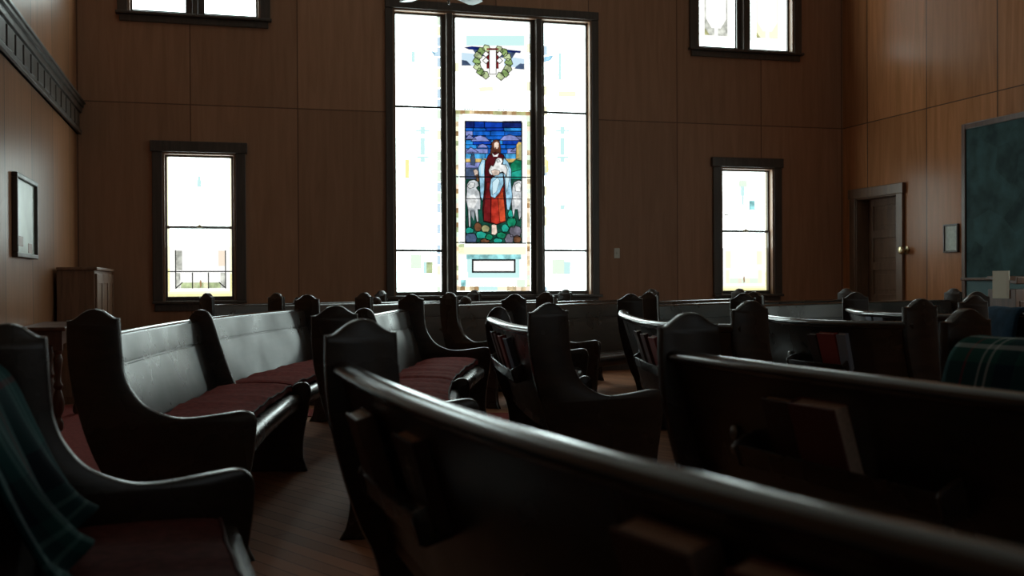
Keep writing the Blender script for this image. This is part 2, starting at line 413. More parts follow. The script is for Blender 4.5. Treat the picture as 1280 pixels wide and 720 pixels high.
# --- the big triple window
w1 = struct(thing('window_1', ((BIG[0] + BIG[1]) / 2, YB, BIG[2])))
mb = MB(); casing(mb, BIG, .085); mb.build('casing', TRIM, w1, smooth=0, bevel=.006); jambs(BIG, w1)
mb = MB(); mb.box((BIG[0] - .11, YB - .085, BIG[2] - .035), (BIG[1] + .11, GY + .02, BIG[2])); mb.box((BIG[0] - .075, YB - .03, BIG[2] - .12), (BIG[1] + .075, YB, BIG[2] - .035))
mb.build('sill', TRIM, w1, smooth=0, bevel=.006)
gx = [on_back(p, 200, GY).x for p in (494.5, 550.7, 569.2, 662.6, 679.6, 731.3)]
fm = MB()
for a, b in ((gx[1], gx[2]), (gx[3], gx[4])):
    m_ = (a + b) / 2
    fm.box((a, GY - .045, zbot - .045), (b, GY + .02, ztop + .045)); fm.box((m_ - .035, YB - .02, zbot - .045), (m_ + .035, GY, ztop + .045))
fm.build('mullion', TRIM, w1, smooth=0, bevel=.006)
for i in (0, 2, 4):
    s_ = MB(); sash(s_, gx[i], gx[i + 1], zbot, ztop, w=.045); s_.build('sash', TRIM, w1, smooth=0, bevel=.004)
LB = .028
def side_light(xa, xb, left):
    g = MB(); x0, x1 = on_back(xa, 200, GY).x, on_back(xb, 200, GY).x
    pane(g, x0, x1, zbot, ztop)
    f = lambda t: xa + (xb - xa) * t
    dy = 0 if left else 13
    # border bricks
    e = (xb - 4.5, xb) if left else (xa, xa + 4.5)
    for yy in range(20, 360, 13):
        if random.random() < .62: rect(g, e[0], yy + dy * (1 - yy / 360), e[1], yy + 12 + dy * (1 - yy / 360), random.choice(['pale yellow', 'pale green', 'pale yellow', 'warm', 'pale blue']), 1)
    # pale cross and flower motifs
    cx = f(.6) if left else f(.45)
    for yy, hh in ((158, 10), (172, 22), (198, 5)):
        rect(g, cx - 3, yy, cx + 3, yy + hh, 'pale cyan', 2)
    rect(g, cx - 9, 162, cx + 9, 164.5, 'pale cyan', 1); rect(g, cx - 7, 195, cx + 8, 198, 'pale cyan', 1)
    rect(g, f(.35), 64 if left else 66, f(.43), 78 if left else 100, 'pale cyan', 1)
    if left:
        poly(g, [(537, 62), (543, 65), (550.5, 64), (550.5, 70), (543, 71)], 'pale blue', 2); poly(g, [(540, 65), (544, 66), (543, 70)], 'light blue', 3)
        rect(g, 506, 199, 511.5, 223, 'yellow', 1); rect(g, 533, 327, 541, 342, 'laurel light', 2); rect(g, 529, 327, 534, 342, 'pale cyan', 1)
        rect(g, 513, 318, 527, 336, 'pale green', 1)
    else:
        poly(g, [(680, 71), (692, 69), (688, 76), (680, 78)], 'light blue', 2); rect(g, 690, 324, 706, 343, 'pale green', 1); rect(g, 705, 327, 713, 343, 'pale cyan', 2)
        rect(g, 681, 200, 686, 216, 'yellow', 1); rect(g, 700, 256, 706, 262, 'pale cyan', 1)
        rect(g, 698, 114, 720, 121, 'pale yellow', 1)
    for yl in ((133.3, 133.9, 312.8, 313.4) if left else (140.5, 142.3, 313.4, 313.9)): pass
    ya, yb_ = (133.2, 135.0) if left else (140.6, 142.4)
    pl(g, (xa, ya), (xb, yb_), LB); pl(g, (xa, 313.2), (xb, 313.6), LB)
    return g.build('stained_glass', GL, w1, smooth=0, fix=False)
side_light(494.5, 550.7, True); side_light(679.6, 731.3, False)
# centre light with the robed figure
g = MB(); pane(g, gx[2], gx[3], zbot, ztop)
for xa, xb in ((569.3, 573.5), (658.2, 662.6)):
    for k, yy in enumerate(range(140, 360, 6)):
        rect(g, xa, yy, xb, yy + 6.1, random.choice(['border tan', 'pale yellow', 'border brown', 'pale green', 'peach', 'laurel light']), 1)
    for yy in range(30, 136, 12): 
        if random.random() < .5: rect(g, xa, yy, xb, yy + 12, random.choice(['pale yellow', 'warm', 'peach']), 1)
for k in range(16):
    xa = 569.3 + k * 5.83
    rect(g, xa, 137.5 + .02 * (xa - 569), xa + 5.9, 142.6 + .02 * (xa - 569), random.choice(['border brown', 'olive', 'border tan', 'olive', 'border brown']), 2)
    rect(g, xa, 357.8, xa + 5.9, 363.6, random.choice(['border brown', 'border tan', 'pale cyan', 'peach', 'pale yellow']), 2)
for (a, b, c, d) in ((569.3, 142, 579, 150), (652, 143, 662, 151)): rect(g, a, b, c, d, 'pale green', 1)
rect(g, 574, 143.5, 658, 303, 'soft white', 1); rect(g, 574, 304, 658, 357.5, 'soft white', .5)
# picture ground
rect(g, 581, 152, 651.4, 304, 'dark green', 2)
sky = [(152, 160, 'navy'), (160, 164, 'deep blue'), (164, 170, 'blue'), (170, 175, 'deep blue'), (175, 181, 'mid blue'), (181, 186, 'blue'), (186, 192, 'lilac'), (192, 199, 'sky blue')]
for a, b, k in sky:
    xs = [581, 594 + random.uniform(-5, 5), 610 + random.uniform(-5, 5), 632 + random.uniform(-4, 4), 651.4]
    for i in range(4):
        kk = k if random.random() < .6 else random.choice(['blue', 'mid blue', 'deep blue', 'lilac'])
        poly(g, [(xs[i], a), (xs[i + 1], a + random.uniform(-.6, .6)), (xs[i + 1], b), (xs[i], b)], kk, 3, .006)
for cx, cyy, ww, hh in ((586, 172, 9, 4), (600, 174, 12, 4.5), (637, 173, 13, 4.5), (646, 187, 8, 4), (588, 188, 10, 4), (603, 183, 7, 3)):
    poly(g, [(cx - ww, cyy + hh * .6), (cx - ww * .6, cyy - hh * .6), (cx, cyy - hh), (cx + ww * .6, cyy - hh * .5), (cx + ww, cyy + hh * .6)], 'lilac', 4, .005) if cx - ww > 580 and cx + ww < 652 else poly(g, [(max(581, cx - ww), cyy + hh * .6), (cx, cyy - hh), (min(651.4, cx + ww), cyy + hh * .6)], 'lilac', 4, .005)
rect(g, 581, 198.5, 651.4, 203, 'amber', 4); rect(g, 581, 203, 605, 219, 'lilac', 4, .005); rect(g, 581, 210, 600, 224, 'slate', 5, .005)
poly(g, [(588, 196), (592, 192), (594, 200), (593, 207), (588, 206)], 'slate', 6, .004)
poly(g, [(645, 181), (648, 177), (651.4, 178), (651.4, 201), (644.5, 200)], 'amber', 6, .005); poly(g, [(648, 182), (651.4, 180), (651.4, 200), (648, 200)], 'olive', 7)
poly(g, [(637, 206), (645, 199), (651.4, 198), (651.4, 217), (636, 218)], 'green', 6, .005); poly(g, [(637, 216), (651.4, 212), (651.4, 224), (638, 224)], 'teal', 7, .005)
# ground rocks and plants
for (a, b, c, d, k) in ((581, 284, 592, 292, 'teal'), (581, 291, 596, 304, 'slate'), (592, 278, 602, 289, 'brown'), (601, 281, 612, 290, 'olive'), (594, 289, 608, 298, 'teal'),
                        (606, 292, 616, 300, 'green'), (600, 298, 612, 304, 'brown'), (620, 290, 633, 298, 'green'), (616, 297, 628, 304, 'teal'), (626, 280, 636, 290, 'teal'),
                        (633, 271, 645, 284, 'green'), (636, 282, 651.4, 296, 'stone'), (630, 292, 642, 304, 'stone'), (641, 294, 651.4, 304, 'brown'), (581, 270, 588, 284, 'dark green'), (634, 262, 642, 273, 'teal')):
    mx, my = (a + c) / 2, (b + d) / 2
    poly(g, [(a, my), (a + 2, b + 1), (mx, b), (c - 1.5, b + 2), (c, my), (c - 2, d), (a + 2, d)], k, 6, .006)
# sheep either side
poly(g, [(583, 231), (586, 226), (592, 224.5), (597, 227), (598.5, 232), (595, 235), (599, 240), (600.5, 252), (600, 262), (597, 262), (598, 277), (595.5, 278), (593, 264), (588, 264), (588, 284), (585.5, 284), (584.5, 262), (582, 250), (583, 240)], 'wool', 7, .007)
poly(g, [(583.5, 233), (588, 228), (593, 229), (592, 234), (587, 236)], 'white', 8, .004); poly(g, [(584, 246), (592, 243), (597, 250), (592, 261), (585, 259)], 'white', 8); poly(g, [(588, 262), (593, 262), (592, 276), (589, 270)], 'wool grey', 8)
poly(g, [(640, 234), (642, 228), (647, 225.5), (651.4, 226), (651.4, 270), (648.5, 276), (646.5, 262), (643.5, 262), (641.5, 274), (639.5, 262), (638.5, 248)], 'wool', 7, .007)
poly(g, [(643, 231), (648, 228), (651, 231), (650, 240), (644, 239)], 'white', 8, .004); poly(g, [(641, 247), (648, 244), (650, 254), (644, 260)], 'white', 8)
# robe, mantle, head
poly(g, [(606, 203), (610, 194), (616, 190.5), (622, 190.5), (629, 194), (632, 202), (632, 240), (631.5, 277), (620, 281), (604, 277), (602.5, 262), (605, 235)], 'maroon', 9, .007)
poly(g, [(604, 262), (608, 228), (613.5, 228), (613, 278), (604, 276)], 'wine', 10, .005)
poly(g, [(613.5, 246), (624, 240), (629, 232), (629.5, 250), (631.5, 277), (620, 280.5), (613, 278)], 'red', 10, .006); poly(g, [(622, 246), (628, 238), (630.5, 262), (631.5, 276), (624, 278)], 'orange red', 11, .004)
poly(g, [(597.5, 210), (602, 199), (606, 200), (605, 215), (606, 234), (603, 252), (600, 246), (599, 228)], 'light blue', 9, .006)
poly(g, [(600, 207), (604, 203), (604, 216), (601, 220)], 'ice blue', 10)
poly(g, [(629, 197), (634, 202), (638.5, 212), (638, 228), (640, 246), (636, 263), (633, 262), (631, 240), (630, 224), (627, 210)], 'light blue', 11, .006); poly(g, [(631, 205), (635, 210), (636, 224), (633, 240), (631, 225)], 'ice blue', 12, .003)
poly(g, [(613, 224), (620, 218), (628, 216), (629, 230), (624, 241), (618, 248), (613, 246), (611.5, 236)], 'light blue', 11, .006); poly(g, [(615, 228), (621, 222), (624, 226), (620, 240), (615, 244)], 'ice blue', 12, .003)
poly(g, [(614, 184), (614, 179), (616.5, 175.5), (620, 174.5), (623.5, 176.5), (624.8, 182), (625.5, 188), (625, 193), (621, 190), (617, 191), (612, 194), (612.5, 189)], 'hair', 11, .005)
poly(g, [(617, 179), (620.5, 177), (623, 179.5), (623, 185), (620.8, 189.5), (618, 187), (616.8, 183)], 'skin', 12, .003); poly(g, [(614.5, 192), (618, 194.5), (623, 192), (621, 196), (616, 196)], 'white', 12)
poly(g, [(618, 184.6), (622.6, 184.2), (622.4, 189), (620.6, 191.5), (618.4, 189.2)], 'hair', 13); poly(g, [(619.2, 183.4), (621.6, 183.3), (621.4, 186.3), (619.6, 186.3)], 'skin', 14)
# the lamb in the arms and the hands
poly(g, [(610, 213), (613, 207), (616, 208), (618, 204), (619, 199.5), (622, 197.5), (626.5, 198), (628, 202), (626, 205.5), (631, 206.5), (633.5, 212), (632.5, 221), (628, 215), (620, 217), (614, 219.5), (611, 217)], 'white', 13, .006)
poly(g, [(619.5, 200.5), (623, 199.5), (625, 202.5), (621, 203.5)], 'wool', 14, .003); poly(g, [(613, 214), (618, 212), (624, 214), (623, 219), (616, 220)], 'skin', 14, .004)
poly(g, [(591, 213), (594.5, 211.5), (597, 214), (597, 219), (593, 220)], 'skin', 11, .004); poly(g, [(594, 219), (597, 218), (598.5, 227), (595.5, 227)], 'brown', 11, .003)
poly(g, [(614, 281), (620, 280), (621, 291), (618.5, 294), (614, 293)], 'skin', 9, .004)
for k, yy in ((0, 221.6), (1, 303.6)): pl(g, (569.3, yy - .4), (662.6, yy + .4), .014, 16)
pl(g, (581, 248.8), (651.4, 249), .008, 16)
for a, b in (((581, 152), (651.4, 154)), ((581, 152), (581, 304)), ((651.4, 154), (651.4, 304)), ((581, 304), (651.4, 304)), ((569.3, 136.6), (662.6, 138.8))): pl(g, a, b, .012, 16)
# inscription tablet (blank and bright) in its pale blue surround
rect(g, 583, 318, 651, 324, 'cyan', 2); rect(g, 584, 324, 590, 340, 'pale cyan', 2); rect(g, 643, 324, 649, 340, 'pale cyan', 2); rect(g, 585, 340, 649, 347, 'pale cyan', 2)
rect(g, 573, 309, 658, 318, 'pale yellow', 1); rect(g, 576, 350, 582, 358, 'cyan', 2); rect(g, 646, 350, 656, 359, 'pale green', 2); rect(g, 573, 305, 580, 316, 'laurel light', 1)
for a, b in (((590.5, 325), (643, 325)), ((590.5, 340), (643, 340)), ((590.5, 325), (590.5, 340)), ((643, 325), (643, 340))): pl(g, a, b, .02, 6)
rect(g, 591, 325.5, 642.5, 339.5, 'soft white', 3)
# wreath emblem at the top
rect(g, 575, 40, 657, 104, 'soft white', .5); rect(g, 583, 45, 655, 57, 'pale cyan', 1)
poly(g, [(580, 59.5), (590, 58), (651, 64), (650, 66.5), (620, 64), (586, 62)], 'navy', 3); poly(g, [(590, 61), (645, 65), (640, 73), (596, 70)], 'slate', 2)
poly(g, [(577, 66), (600, 68), (600, 82), (577, 82)], 'pale blue', 1); poly(g, [(630, 70), (655, 74), (655, 86), (630, 82)], 'pale blue', 1)
poly(g, [(577, 75), (583, 76), (589, 82), (577, 82)], 'slate', 3); poly(g, [(645, 83), (650, 79.5), (655, 80), (655, 87), (643, 86)], 'slate', 3)
for s_ in (-1, 1):
    for k in range(7):
        t = k / 6; a = R(-78 + 150 * t)
        cxx = 615.5 + s_ * (4 + 16 * math.cos(a) ** .9 if math.cos(a) > 0 else 4); cyy = 78 + 17 * math.sin(a) + (1.5 if s_ > 0 else 0)
        q = 5.2
        poly(g, [(cxx - q, cyy), (cxx - q * .4, cyy - q), (cxx + q * .6, cyy - q * .8), (cxx + q, cyy + q * .3), (cxx + q * .2, cyy + q)], 'laurel' if k % 2 else 'laurel light', 4, .006)
    for k in range(2):
        cxx = 615.5 + s_ * 8.5; cyy = 68 + 8 * k
        poly(g, [(cxx - 4, cyy), (cxx, cyy - 4), (cxx + 4, cyy), (cxx, cyy + 4)], 'soft white', 5, .006)
rect(g, 608, 60.5, 611.6, 86, 'wine', 4); rect(g, 619.6, 61, 623, 86, 'wine', 4); rect(g, 608, 60.5, 623, 62.5, 'wine', 5); rect(g, 611.3, 62.5, 619.8, 93, 'soft white', 6, .005)
poly(g, [(597, 109), (616, 108), (617, 114), (600, 115)], 'pale yellow', 1)
g.build('stained_glass', GL, w1, smooth=0, fix=False)

# --- the two double-hung lower windows
def lower_window(name, q, gl, kind):
    w = struct(thing(name, ((q[0] + q[1]) / 2, YB, q[2])))
    m = MB(); casing(m, q, .105, over=.02); m.build('casing', TRIM, w, smooth=0, bevel=.006); jambs(q, w)
    m = MB(); m.box((q[0] - .11, YB - .075, q[2] - .03), (q[1] + .11, GY + .02, q[2])); m.box((q[0] - .085, YB - .03, q[2] - .11), (q[1] + .085, YB, q[2] - .03))
    m.build('sill', TRIM, w, smooth=0, bevel=.006)
    x0, x1, z0, z1 = gl; zm = z0 + (z1 - z0) * (.495)
    m = MB(); sash(m, x0, x1, zm + .012, z1, w=.045, lo=.024); m.build('upper_sash', TRIM, w, smooth=0, bevel=.004)
    m = MB(); sash(m, x0, x1, z0, zm - .002, w=.045, d=.045, hi=.02)
    m.build('lower_sash', TRIM, w, smooth=0, bevel=.004)
    m = MB(); mx = (x0 + x1) / 2
    m.box((mx - .03, GY - .075, zm), (mx + .03, GY - .05, zm + .02)); m.lathe((mx, GY - .065, zm + .018), [(.012, 0), (.02, .006), (.012, .016)], 12); m.build('sash_lock', BRASS, w)
    g1 = MB(); pane(g1, x0, x1, zm + .012, z1); g2 = MB(); pane(g2, x0, x1, z0, zm - .002)
    for gg, s_ in ((g1, (.5, 1)), (g2, (0, .5))):
        def U(a, b, zz0=z0, zz1=z1): return Vector((x0 + (x1 - x0) * a, 0, z0 + (z1 - z0) * b))
        def pr(a, b, c, d, k, layer=1):
            P = [U(a, b), U(c, b), U(c, d), U(a, d)]; gg.add([(p.x, GY - .004 - .0015 * layer, p.z) for p in P], [(0, 1, 2, 3)], gi(k))
        def ln(a, b, c, d, wd=.006): line(gg, U(a, b), U(c, d), wd, GY - .012)
        if s_[0] == 0:
            pr(0, 0, .03, .50, 'pale yellow'); pr(.97, 0, 1, .49, 'pale yellow'); pr(0, 0, 1, .035, 'pale yellow'); pr(0, 0, .025, .2, 'yellow'); pr(0, 0, 1, .018, 'yellow'); pr(.975, 0, 1, .16, 'yellow')
            pr(.03, .035, .97, .36, 'soft white', .5)
            gr = 'grey' if kind == 0 else 'pale yellow'
            pr(.12, .19, .22, .33, gr); pr(.79, .22, .90, .33, 'peach' if kind == 0 else gr)
            pr(.12, .06, .19, .17, gr); pr(.82, .06, .90, .17, gr); pr(.2, .06, .82, .10, 'laurel light' if kind == 0 else 'pale green'); pr(.38, .06, .46, .1, 'peach'); pr(.55, .06, .63, .1, 'pale yellow')
            gg.add([(p.x, GY - .009, p.z) for p in (U(.5, .06), U(.525, .075), U(.52, .11), U(.505, .12), U(.49, .1))], [(0, 1, 2, 3, 4)], gi('border brown'))
            if kind == 0:
                for a, b, c, d in ((0, .18, 1, .18), (.12, .06, .12, .33), (.9, .06, .9, .33), (.12, .06, .22, .10), (.9, .06, .8, .10), (.38, .06, .38, .17), (.63, .06, .63, .17)): ln(a, b, c, d, .011)
        else:
            pr(0, .5, .022, 1, 'pale yellow'); pr(.978, .5, 1, 1, 'pale yellow')
            if kind == 0:
                pr(.46, .79, .53, .84, 'pale cyan'); pr(.47, .84, .52, .87, 'pale cyan')
            else:
                pr(.40, .87, .58, .93, 'pale green'); pr(.44, .80, .53, .88, 'pale cyan'); pr(.46, .72, .52, .80, 'pale cyan'); pr(.62, .68, .76, .76, 'cyan'); pr(.02, .62, .06, .8, 'pale cyan'); pr(.08, .63, .18, .645, 'grey'); pr(.1, .84, .2, .845, 'grey')
    g1.build('stained_glass', GL, w, smooth=0, fix=False); g2.build('stained_glass', GL, w, smooth=0, fix=False)
lower_window('window_2', LW, lw, 0); lower_window('window_3', RW, rw, 1)

# --- the two high pairs
def upper_window(name, q, pxs, z0, kind):
    w = struct(thing(name, ((q[0] + q[1]) / 2, YB, q[2])))
    m = MB(); casing(m, q, .105, over=.02); m.build('casing', TRIM, w, smooth=0, bevel=.006); jambs(q, w)
    m = MB(); m.box((q[0] - .12, YB - .075, q[2] - .03), (q[1] + .12, GY + .02, q[2])); m.box((q[0] - .085, YB - .03, q[2] - .10), (q[1] + .085, YB, q[2] - .03))
    m.build('sill', TRIM, w, smooth=0, bevel=.006)
    xs = [on_back(p, 10, GY).x for p in pxs]; z1 = z0 + UH
    m = MB(); m.box((xs[1], GY - .06, z0 - .045), (xs[2], GY + .02, z1 + .045)); m.box(((xs[1] + xs[2]) / 2 - .03, YB - .02, z0 - .045), ((xs[1] + xs[2]) / 2 + .03, GY, z1 + .045))
    m.build('mullion', TRIM, w, smooth=0, bevel=.005)
    for i in (0, 2):
        m = MB(); sash(m, xs[i], xs[i + 1], z0, z1, w=.045); m.build('sash', TRIM, w, smooth=0, bevel=.004)
        gg = MB(); pane(gg, xs[i], xs[i + 1], z0, z1)
        if kind:
            a, b = xs[i], xs[i + 1]; cx = (a + b) / 2; hw = (b - a)
            def P(pts, k, l): gg.add([(cx + hw * p, GY - .004 - .0015 * l, z0 + UH * q_) for p, q_ in pts], [tuple(range(len(pts)))], gi(k))
            if i == 0: P([(-.34, .06), (.34, .06), (.34, .7), (-.34, .7)], 'soft white', .5)
            bc = 'grey' if i == 0 else 'pale yellow'
            P([(-.3, .1), (.3, .1), (.3, .9), (-.3, .9)], bc, 1); P([(-.5, .07), (-.44, .07), (-.44, .95), (-.5, .95)], 'pale green', 1)
            P([(-.12, .16), (.12, .16), (.27, .24), (.27, .52), (.12, .62), (-.12, .62), (-.27, .52), (-.27, .24)], 'soft white', 2)
            P([(-.05, .1), (.05, .1), (.05, .17), (-.05, .17)], 'soft white', 2); P([(-.3, .1), (-.17, .1), (-.3, .16)], 'olive', 2)
        gg.build('stained_glass', GL, w, smooth=0, fix=False)
upper_window('window_4', UL, (166, 232, 256, 319.5), ul[2], 0)
upper_window('window_5', UR, (871, 918.2, 935, 982), ur[2], 1)

# --- windows of the right wall, and an added fill light pair behind the seat
def plain_window(name, q, P, glass):
    """P(along, height, depth): depth > 0 into the wall"""
    a0, a1, z0, z1 = q; w = struct(thing(name, P((a0 + a1) / 2, z0, 0)))
    def bx(m, u0, u1, h0, h1, d0, d1_): m.box(P(u0, h0, d0), P(u1, h1, d1_))
    m = MB(); c_ = .11
    bx(m, a0 - c_, a0, z0, z1, -.035, 0); bx(m, a1, a1 + c_, z0, z1, -.035, 0); bx(m, a0 - c_ - .02, a1 + c_ + .02, z1, z1 + .12, -.047, 0)
    m.build('casing', TRIM, w, smooth=0, bevel=.006)
    m = MB(); bx(m, a0 - .13, a1 + .13, z0 - .03, z0, -.075, .0); bx(m, a0, a1, z0, z0 + .01, 0, .12); bx(m, a0 - c_, a1 + c_, z0 - .12, z0 - .03, -.03, 0); m.build('sill', TRIM, w, smooth=0, bevel=.004)
    zm = (z0 + z1) / 2; v_ = .045
    for q0, q1, e in ((z0 + .01, zm, .02), (zm, z1, 0)):
        m = MB(); d0 = .06 - e
        bx(m, a0, a0 + v_, q0, q1, d0, .112); bx(m, a1 - v_, a1, q0, q1, d0, .112); bx(m, a0 + v_, a1 - v_, q0, q0 + v_, d0, .112); bx(m, a0 + v_, a1 - v_, q1 - v_, q1, d0, .112)
        m.build('sash', TRIM, w, smooth=0, bevel=.004)
        m = MB(); bx(m, a0 + v_, a1 - v_, q0 + v_, q1 - v_, .1, .108); m.build('stained_glass', glass, w, smooth=0)
for k_, q in enumerate(SIDEW): plain_window('window_%d' % (6 + k_), q, lambda a, h, d: (XR + d, a, h), SIDEGLASS)
for k_, q in enumerate(FILLW): plain_window('window_%d' % (8 + k_), q, lambda a, h, d: (a, YF - d, h), FILLGLASS)  # added unseen pair, there only as shadow fill

# ------------------------------------------------------------------ door in the right wall
d1 = struct(thing('door_1', (XR, (DOOR[0] + DOOR[1]) / 2, 0)))
y0, y1, _, zt = DOOR
XD = XR + .17
m = MB(); m.box((XD, y0, .0), (XD + .02, y1, zt))
nP = 5; sw = .11
m.box((XD - .02, y0, 0), (XD + .001, y0 + sw, zt)); m.box((XD - .02, y1 - sw, 0), (XD + .001, y1, zt))
for i in range(nP + 1):
    zz = .0 + (zt - .1) * i / nP
    m.box((XD - .02, y0 + sw, zz), (XD + .001, y1 - sw, zz + .10))
    if i < nP: m.box((XD - .008, y0 + sw + .05, zz + .15), (XD + .001, y1 - sw - .05, zz + (zt - .1) / nP - .05))
m.build('door_leaf', DOORW, d1, smooth=0, bevel=.005)
m = MB(); cw = .12
m.box((XR - .035, y0 - cw, 0), (XR, y0, zt)); m.box((XR - .035, y1, 0), (XR, y1 + cw, zt)); m.box((XR - .045, y0 - cw - .02, zt), (XR, y1 + cw + .02, zt + cw))
m.box((XR - .02, y0, 0), (XD - .021, y0 + .015, zt)); m.box((XR - .02, y1 - .015, 0), (XD - .021, y1, zt)); m.box((XR - .02, y0, zt - .015), (XD - .021, y1, zt))
m.build('door_casing', DOORW, d1, smooth=0, bevel=.006)
m = MB(); m.lathe((XD - .02, y0 + .07, 1.0), [(.025, 0), (.025, .006), (.01, .012), (.01, .035), (.026, .045), (.03, .06), (.02, .072)], 16, Vector((-1, 0, 0)), Vector((0, 1, 0)))
m.build('door_handle', BRASS, d1)

# ------------------------------------------------------------------ wall fittings
p = on_side(1133.5, 313, XR)
m = MB(); m.lathe(p, [(.045, 0), (.048, .008), (.03, .014), (.018, .022), (.018, .045), (.036, .055), (.046, .075), (.04, .095), (.02, .102)], 24, Vector((-1, 0, 0)), Vector((0, 1, 0)))
tag(m.build('wall_knob', BRASS, o=p), 'small round metal knob on the wall beside the door casing', 'knob')
a, b = on_side(1183, 283, XR), on_side(1198, 313, XR)
n_ = thing('notice_frame', (XR, (a.y + b.y) / 2, (a.z + b.z) / 2), 'small framed pale notice on the right wall between door and teal board', 'notice')
m = MB(); m.box((XR - .018, b.y, b.z), (XR - .002, a.y, a.z)); m.build('notice_sheet', simple('grey green notice paper', (.52, .56, .50), .6, var=.15, scale=30), n_, smooth=0)
m = MB()
for q in (((b.y - .02, b.z - .02), (a.y + .02, b.z)), ((b.y - .02, a.z), (a.y + .02, a.z + .02)), ((b.y - .02, b.z), (b.y, a.z)), ((a.y, b.z), (a.y + .02, a.z))):
    m.box((XR - .03, *q[0]), (XR, *q[1]))
m.build('frame', TRIM, n_, smooth=0, bevel=.004)
# light switch on the back wall
p = on_back(771, 316.5, YB)
n_ = thing('light_switch', p, 'white light switch plate on the back wall right of the big window', 'light switch')
m = MB(); m.box((p.x - .036, YB - .008, p.z - .06), (p.x + .036, YB, p.z + .06)); m.build('cover_plate', PLASTIC, n_, bevel=.004)
m = MB(); m.box((p.x - .006, YB - .02, p.z - .01), (p.x + .006, YB - .008, p.z + .012)); m.build('toggle', PLASTIC, n_, smooth=0)
# framed picture on the left wall
a, b = on_side(14, 214, XL), on_side(41.5, 322, XL)
y_0, y_1 = a.y, b.y; z_0, z_1 = on_side(14, 321, XL).z, a.z
pc = thing('framed_picture', (XL, (y_0 + y_1) / 2, (z_0 + z_1) / 2), 'tall dark framed picture with pale print on the left wall', 'picture')
m = MB(); fw = .035
for q in (((y_0, z_0), (y_1, z_0 + fw)), ((y_0, z_1 - fw), (y_1, z_1)), ((y_0, z_0 + fw), (y_0 + fw, z_1 - fw)), ((y_1 - fw, z_0 + fw), (y_1, z_1 - fw))):
    m.box((XL, *q[0]), (XL + .04, *q[1]))
m.build('frame', TRIM, pc, smooth=0, bevel=.006)
m = MB(); m.box((XL + .004, y_0 + fw, z_0 + fw), (XL + .015, y_1 - fw, z_1 - fw))
hy, hz = y_1 - y_0, z_1 - z_0
for fy, fz, k in ((.30, .20, 1), (.74, .13, 1)):
    m.box((XL + .015, y_0 + hy * (fy - .10), z_0 + hz * (fz - .06)), (XL + .0165, y_0 + hy * (fy + .10), z_0 + hz * (fz + .06)), 1)
m.build('print', [simple('pale green grey print', (.60, .68, .60), .3, var=.2, scale=3), simple('rust print figure', (.30, .15, .09), .4)], pc, smooth=0)
# teal board on the right wall
a = on_side(1209.5, 162, XR)
by1 = a.y; by0 = by1 - 1.75; bz1 = a.z; bz0 = .95
bd = thing('teal_board', (XR, (by0 + by1) / 2, (bz0 + bz1) / 2), 'large mottled dark teal board on the right wall at the picture edge', 'board')
mt, nt, bs, N, L = new_mat('mottled dark teal paint')
tc = N.new('ShaderNodeTexCoord'); vo = N.new('ShaderNodeTexVoronoi'); vo.inputs['Scale'].default_value = 3.2; vo.feature = 'F1'
nz = N.new('ShaderNodeTexNoise'); nz.inputs['Scale'].default_value = 5; nz.inputs['Detail'].default_value = 5
mxx = N.new('ShaderNodeMix'); mxx.data_type = 'RGBA'; mxx.inputs[0].default_value = .78
L.new(tc.outputs['Object'], vo.inputs['Vector']); L.new(tc.outputs['Object'], nz.inputs['Vector']); L.new(vo.outputs['Color'], mxx.inputs[6]); L.new(nz.outputs['Fac'], mxx.inputs[7])
rp = N.new('ShaderNodeValToRGB'); rp.color_ramp.elements[0].position = .35; rp.color_ramp.elements[0].color = (.018, .038, .038, 1); rp.color_ramp.elements[1].position = .7; rp.color_ramp.elements[1].color = (.05, .105, .105, 1)
L.new(mxx.outputs[2], rp.inputs['Fac']); L.new(rp.outputs['Color'], bs.inputs['Base Color']); bs.inputs['Roughness'].default_value = .7; bs.inputs['Specular IOR Level'].default_value = .12
zl = on_side(1225, 347, XR).z
m = MB(); m.box((XR - .02, by0, zl), (XR, by1, bz1)); m.build('panel', mt, bd, smooth=0)
m = MB(); m.box((XR - .02, by0, bz0 - .4), (XR, by1, zl - .03)); m.build('lower_panel', simple('teal paint', (.05, .12, .125), .6, var=.1, scale=4), bd, smooth=0)
m = MB(); m.box((XR - .05, by0 - .06, zl - .03), (XR, by1 + .06, zl)); m.box((XR - .035, by1, bz0 - .4), (XR, by1 + .06, bz1 + .06)); m.box((XR - .035, by0 - .06, bz0 - .4), (XR, by0, bz1 + .06)); m.box((XR - .035, by0, bz1), (XR, by1, bz1 + .06))
m.box((XR - .035, by0 - .06, bz0 - .46), (XR, by1 + .06, bz0 - .4))
m.build('frame', TABLEW, bd, smooth=0, bevel=.006)

# ------------------------------------------------------------------ table and cabinet by the left wall
tb = thing('side_table', (-1.2, 8.85, 0), 'reddish side table with turned legs against the left wall', 'table')
tx0, tx1, ty0, ty1, tz = XL + .03, -1.04, 8.25, 9.45, .755
m = MB(); m.box((tx0, ty0, tz - .03), (tx1, ty1, tz)); m.build('table_top', TABLEW, tb, smooth=0, bevel=.008)
m = MB(); i_ = .035
m.box((tx0 + i_, ty0 + i_, tz - .13), (tx1 - i_, ty0 + i_ + .022, tz - .03)); m.box((tx0 + i_, ty1 - i_ - .022, tz - .13), (tx1 - i_, ty1 - i_, tz - .03))
m.box((tx0 + i_, ty0 + i_ + .022, tz - .13), (tx0 + i_ + .022, ty1 - i_ - .022, tz - .03)); m.box((tx1 - i_ - .022, ty0 + i_ + .022, tz - .13), (tx1 - i_, ty1 - i_ - .022, tz - .03))
m.build('apron', TABLEW, tb, smooth=0)
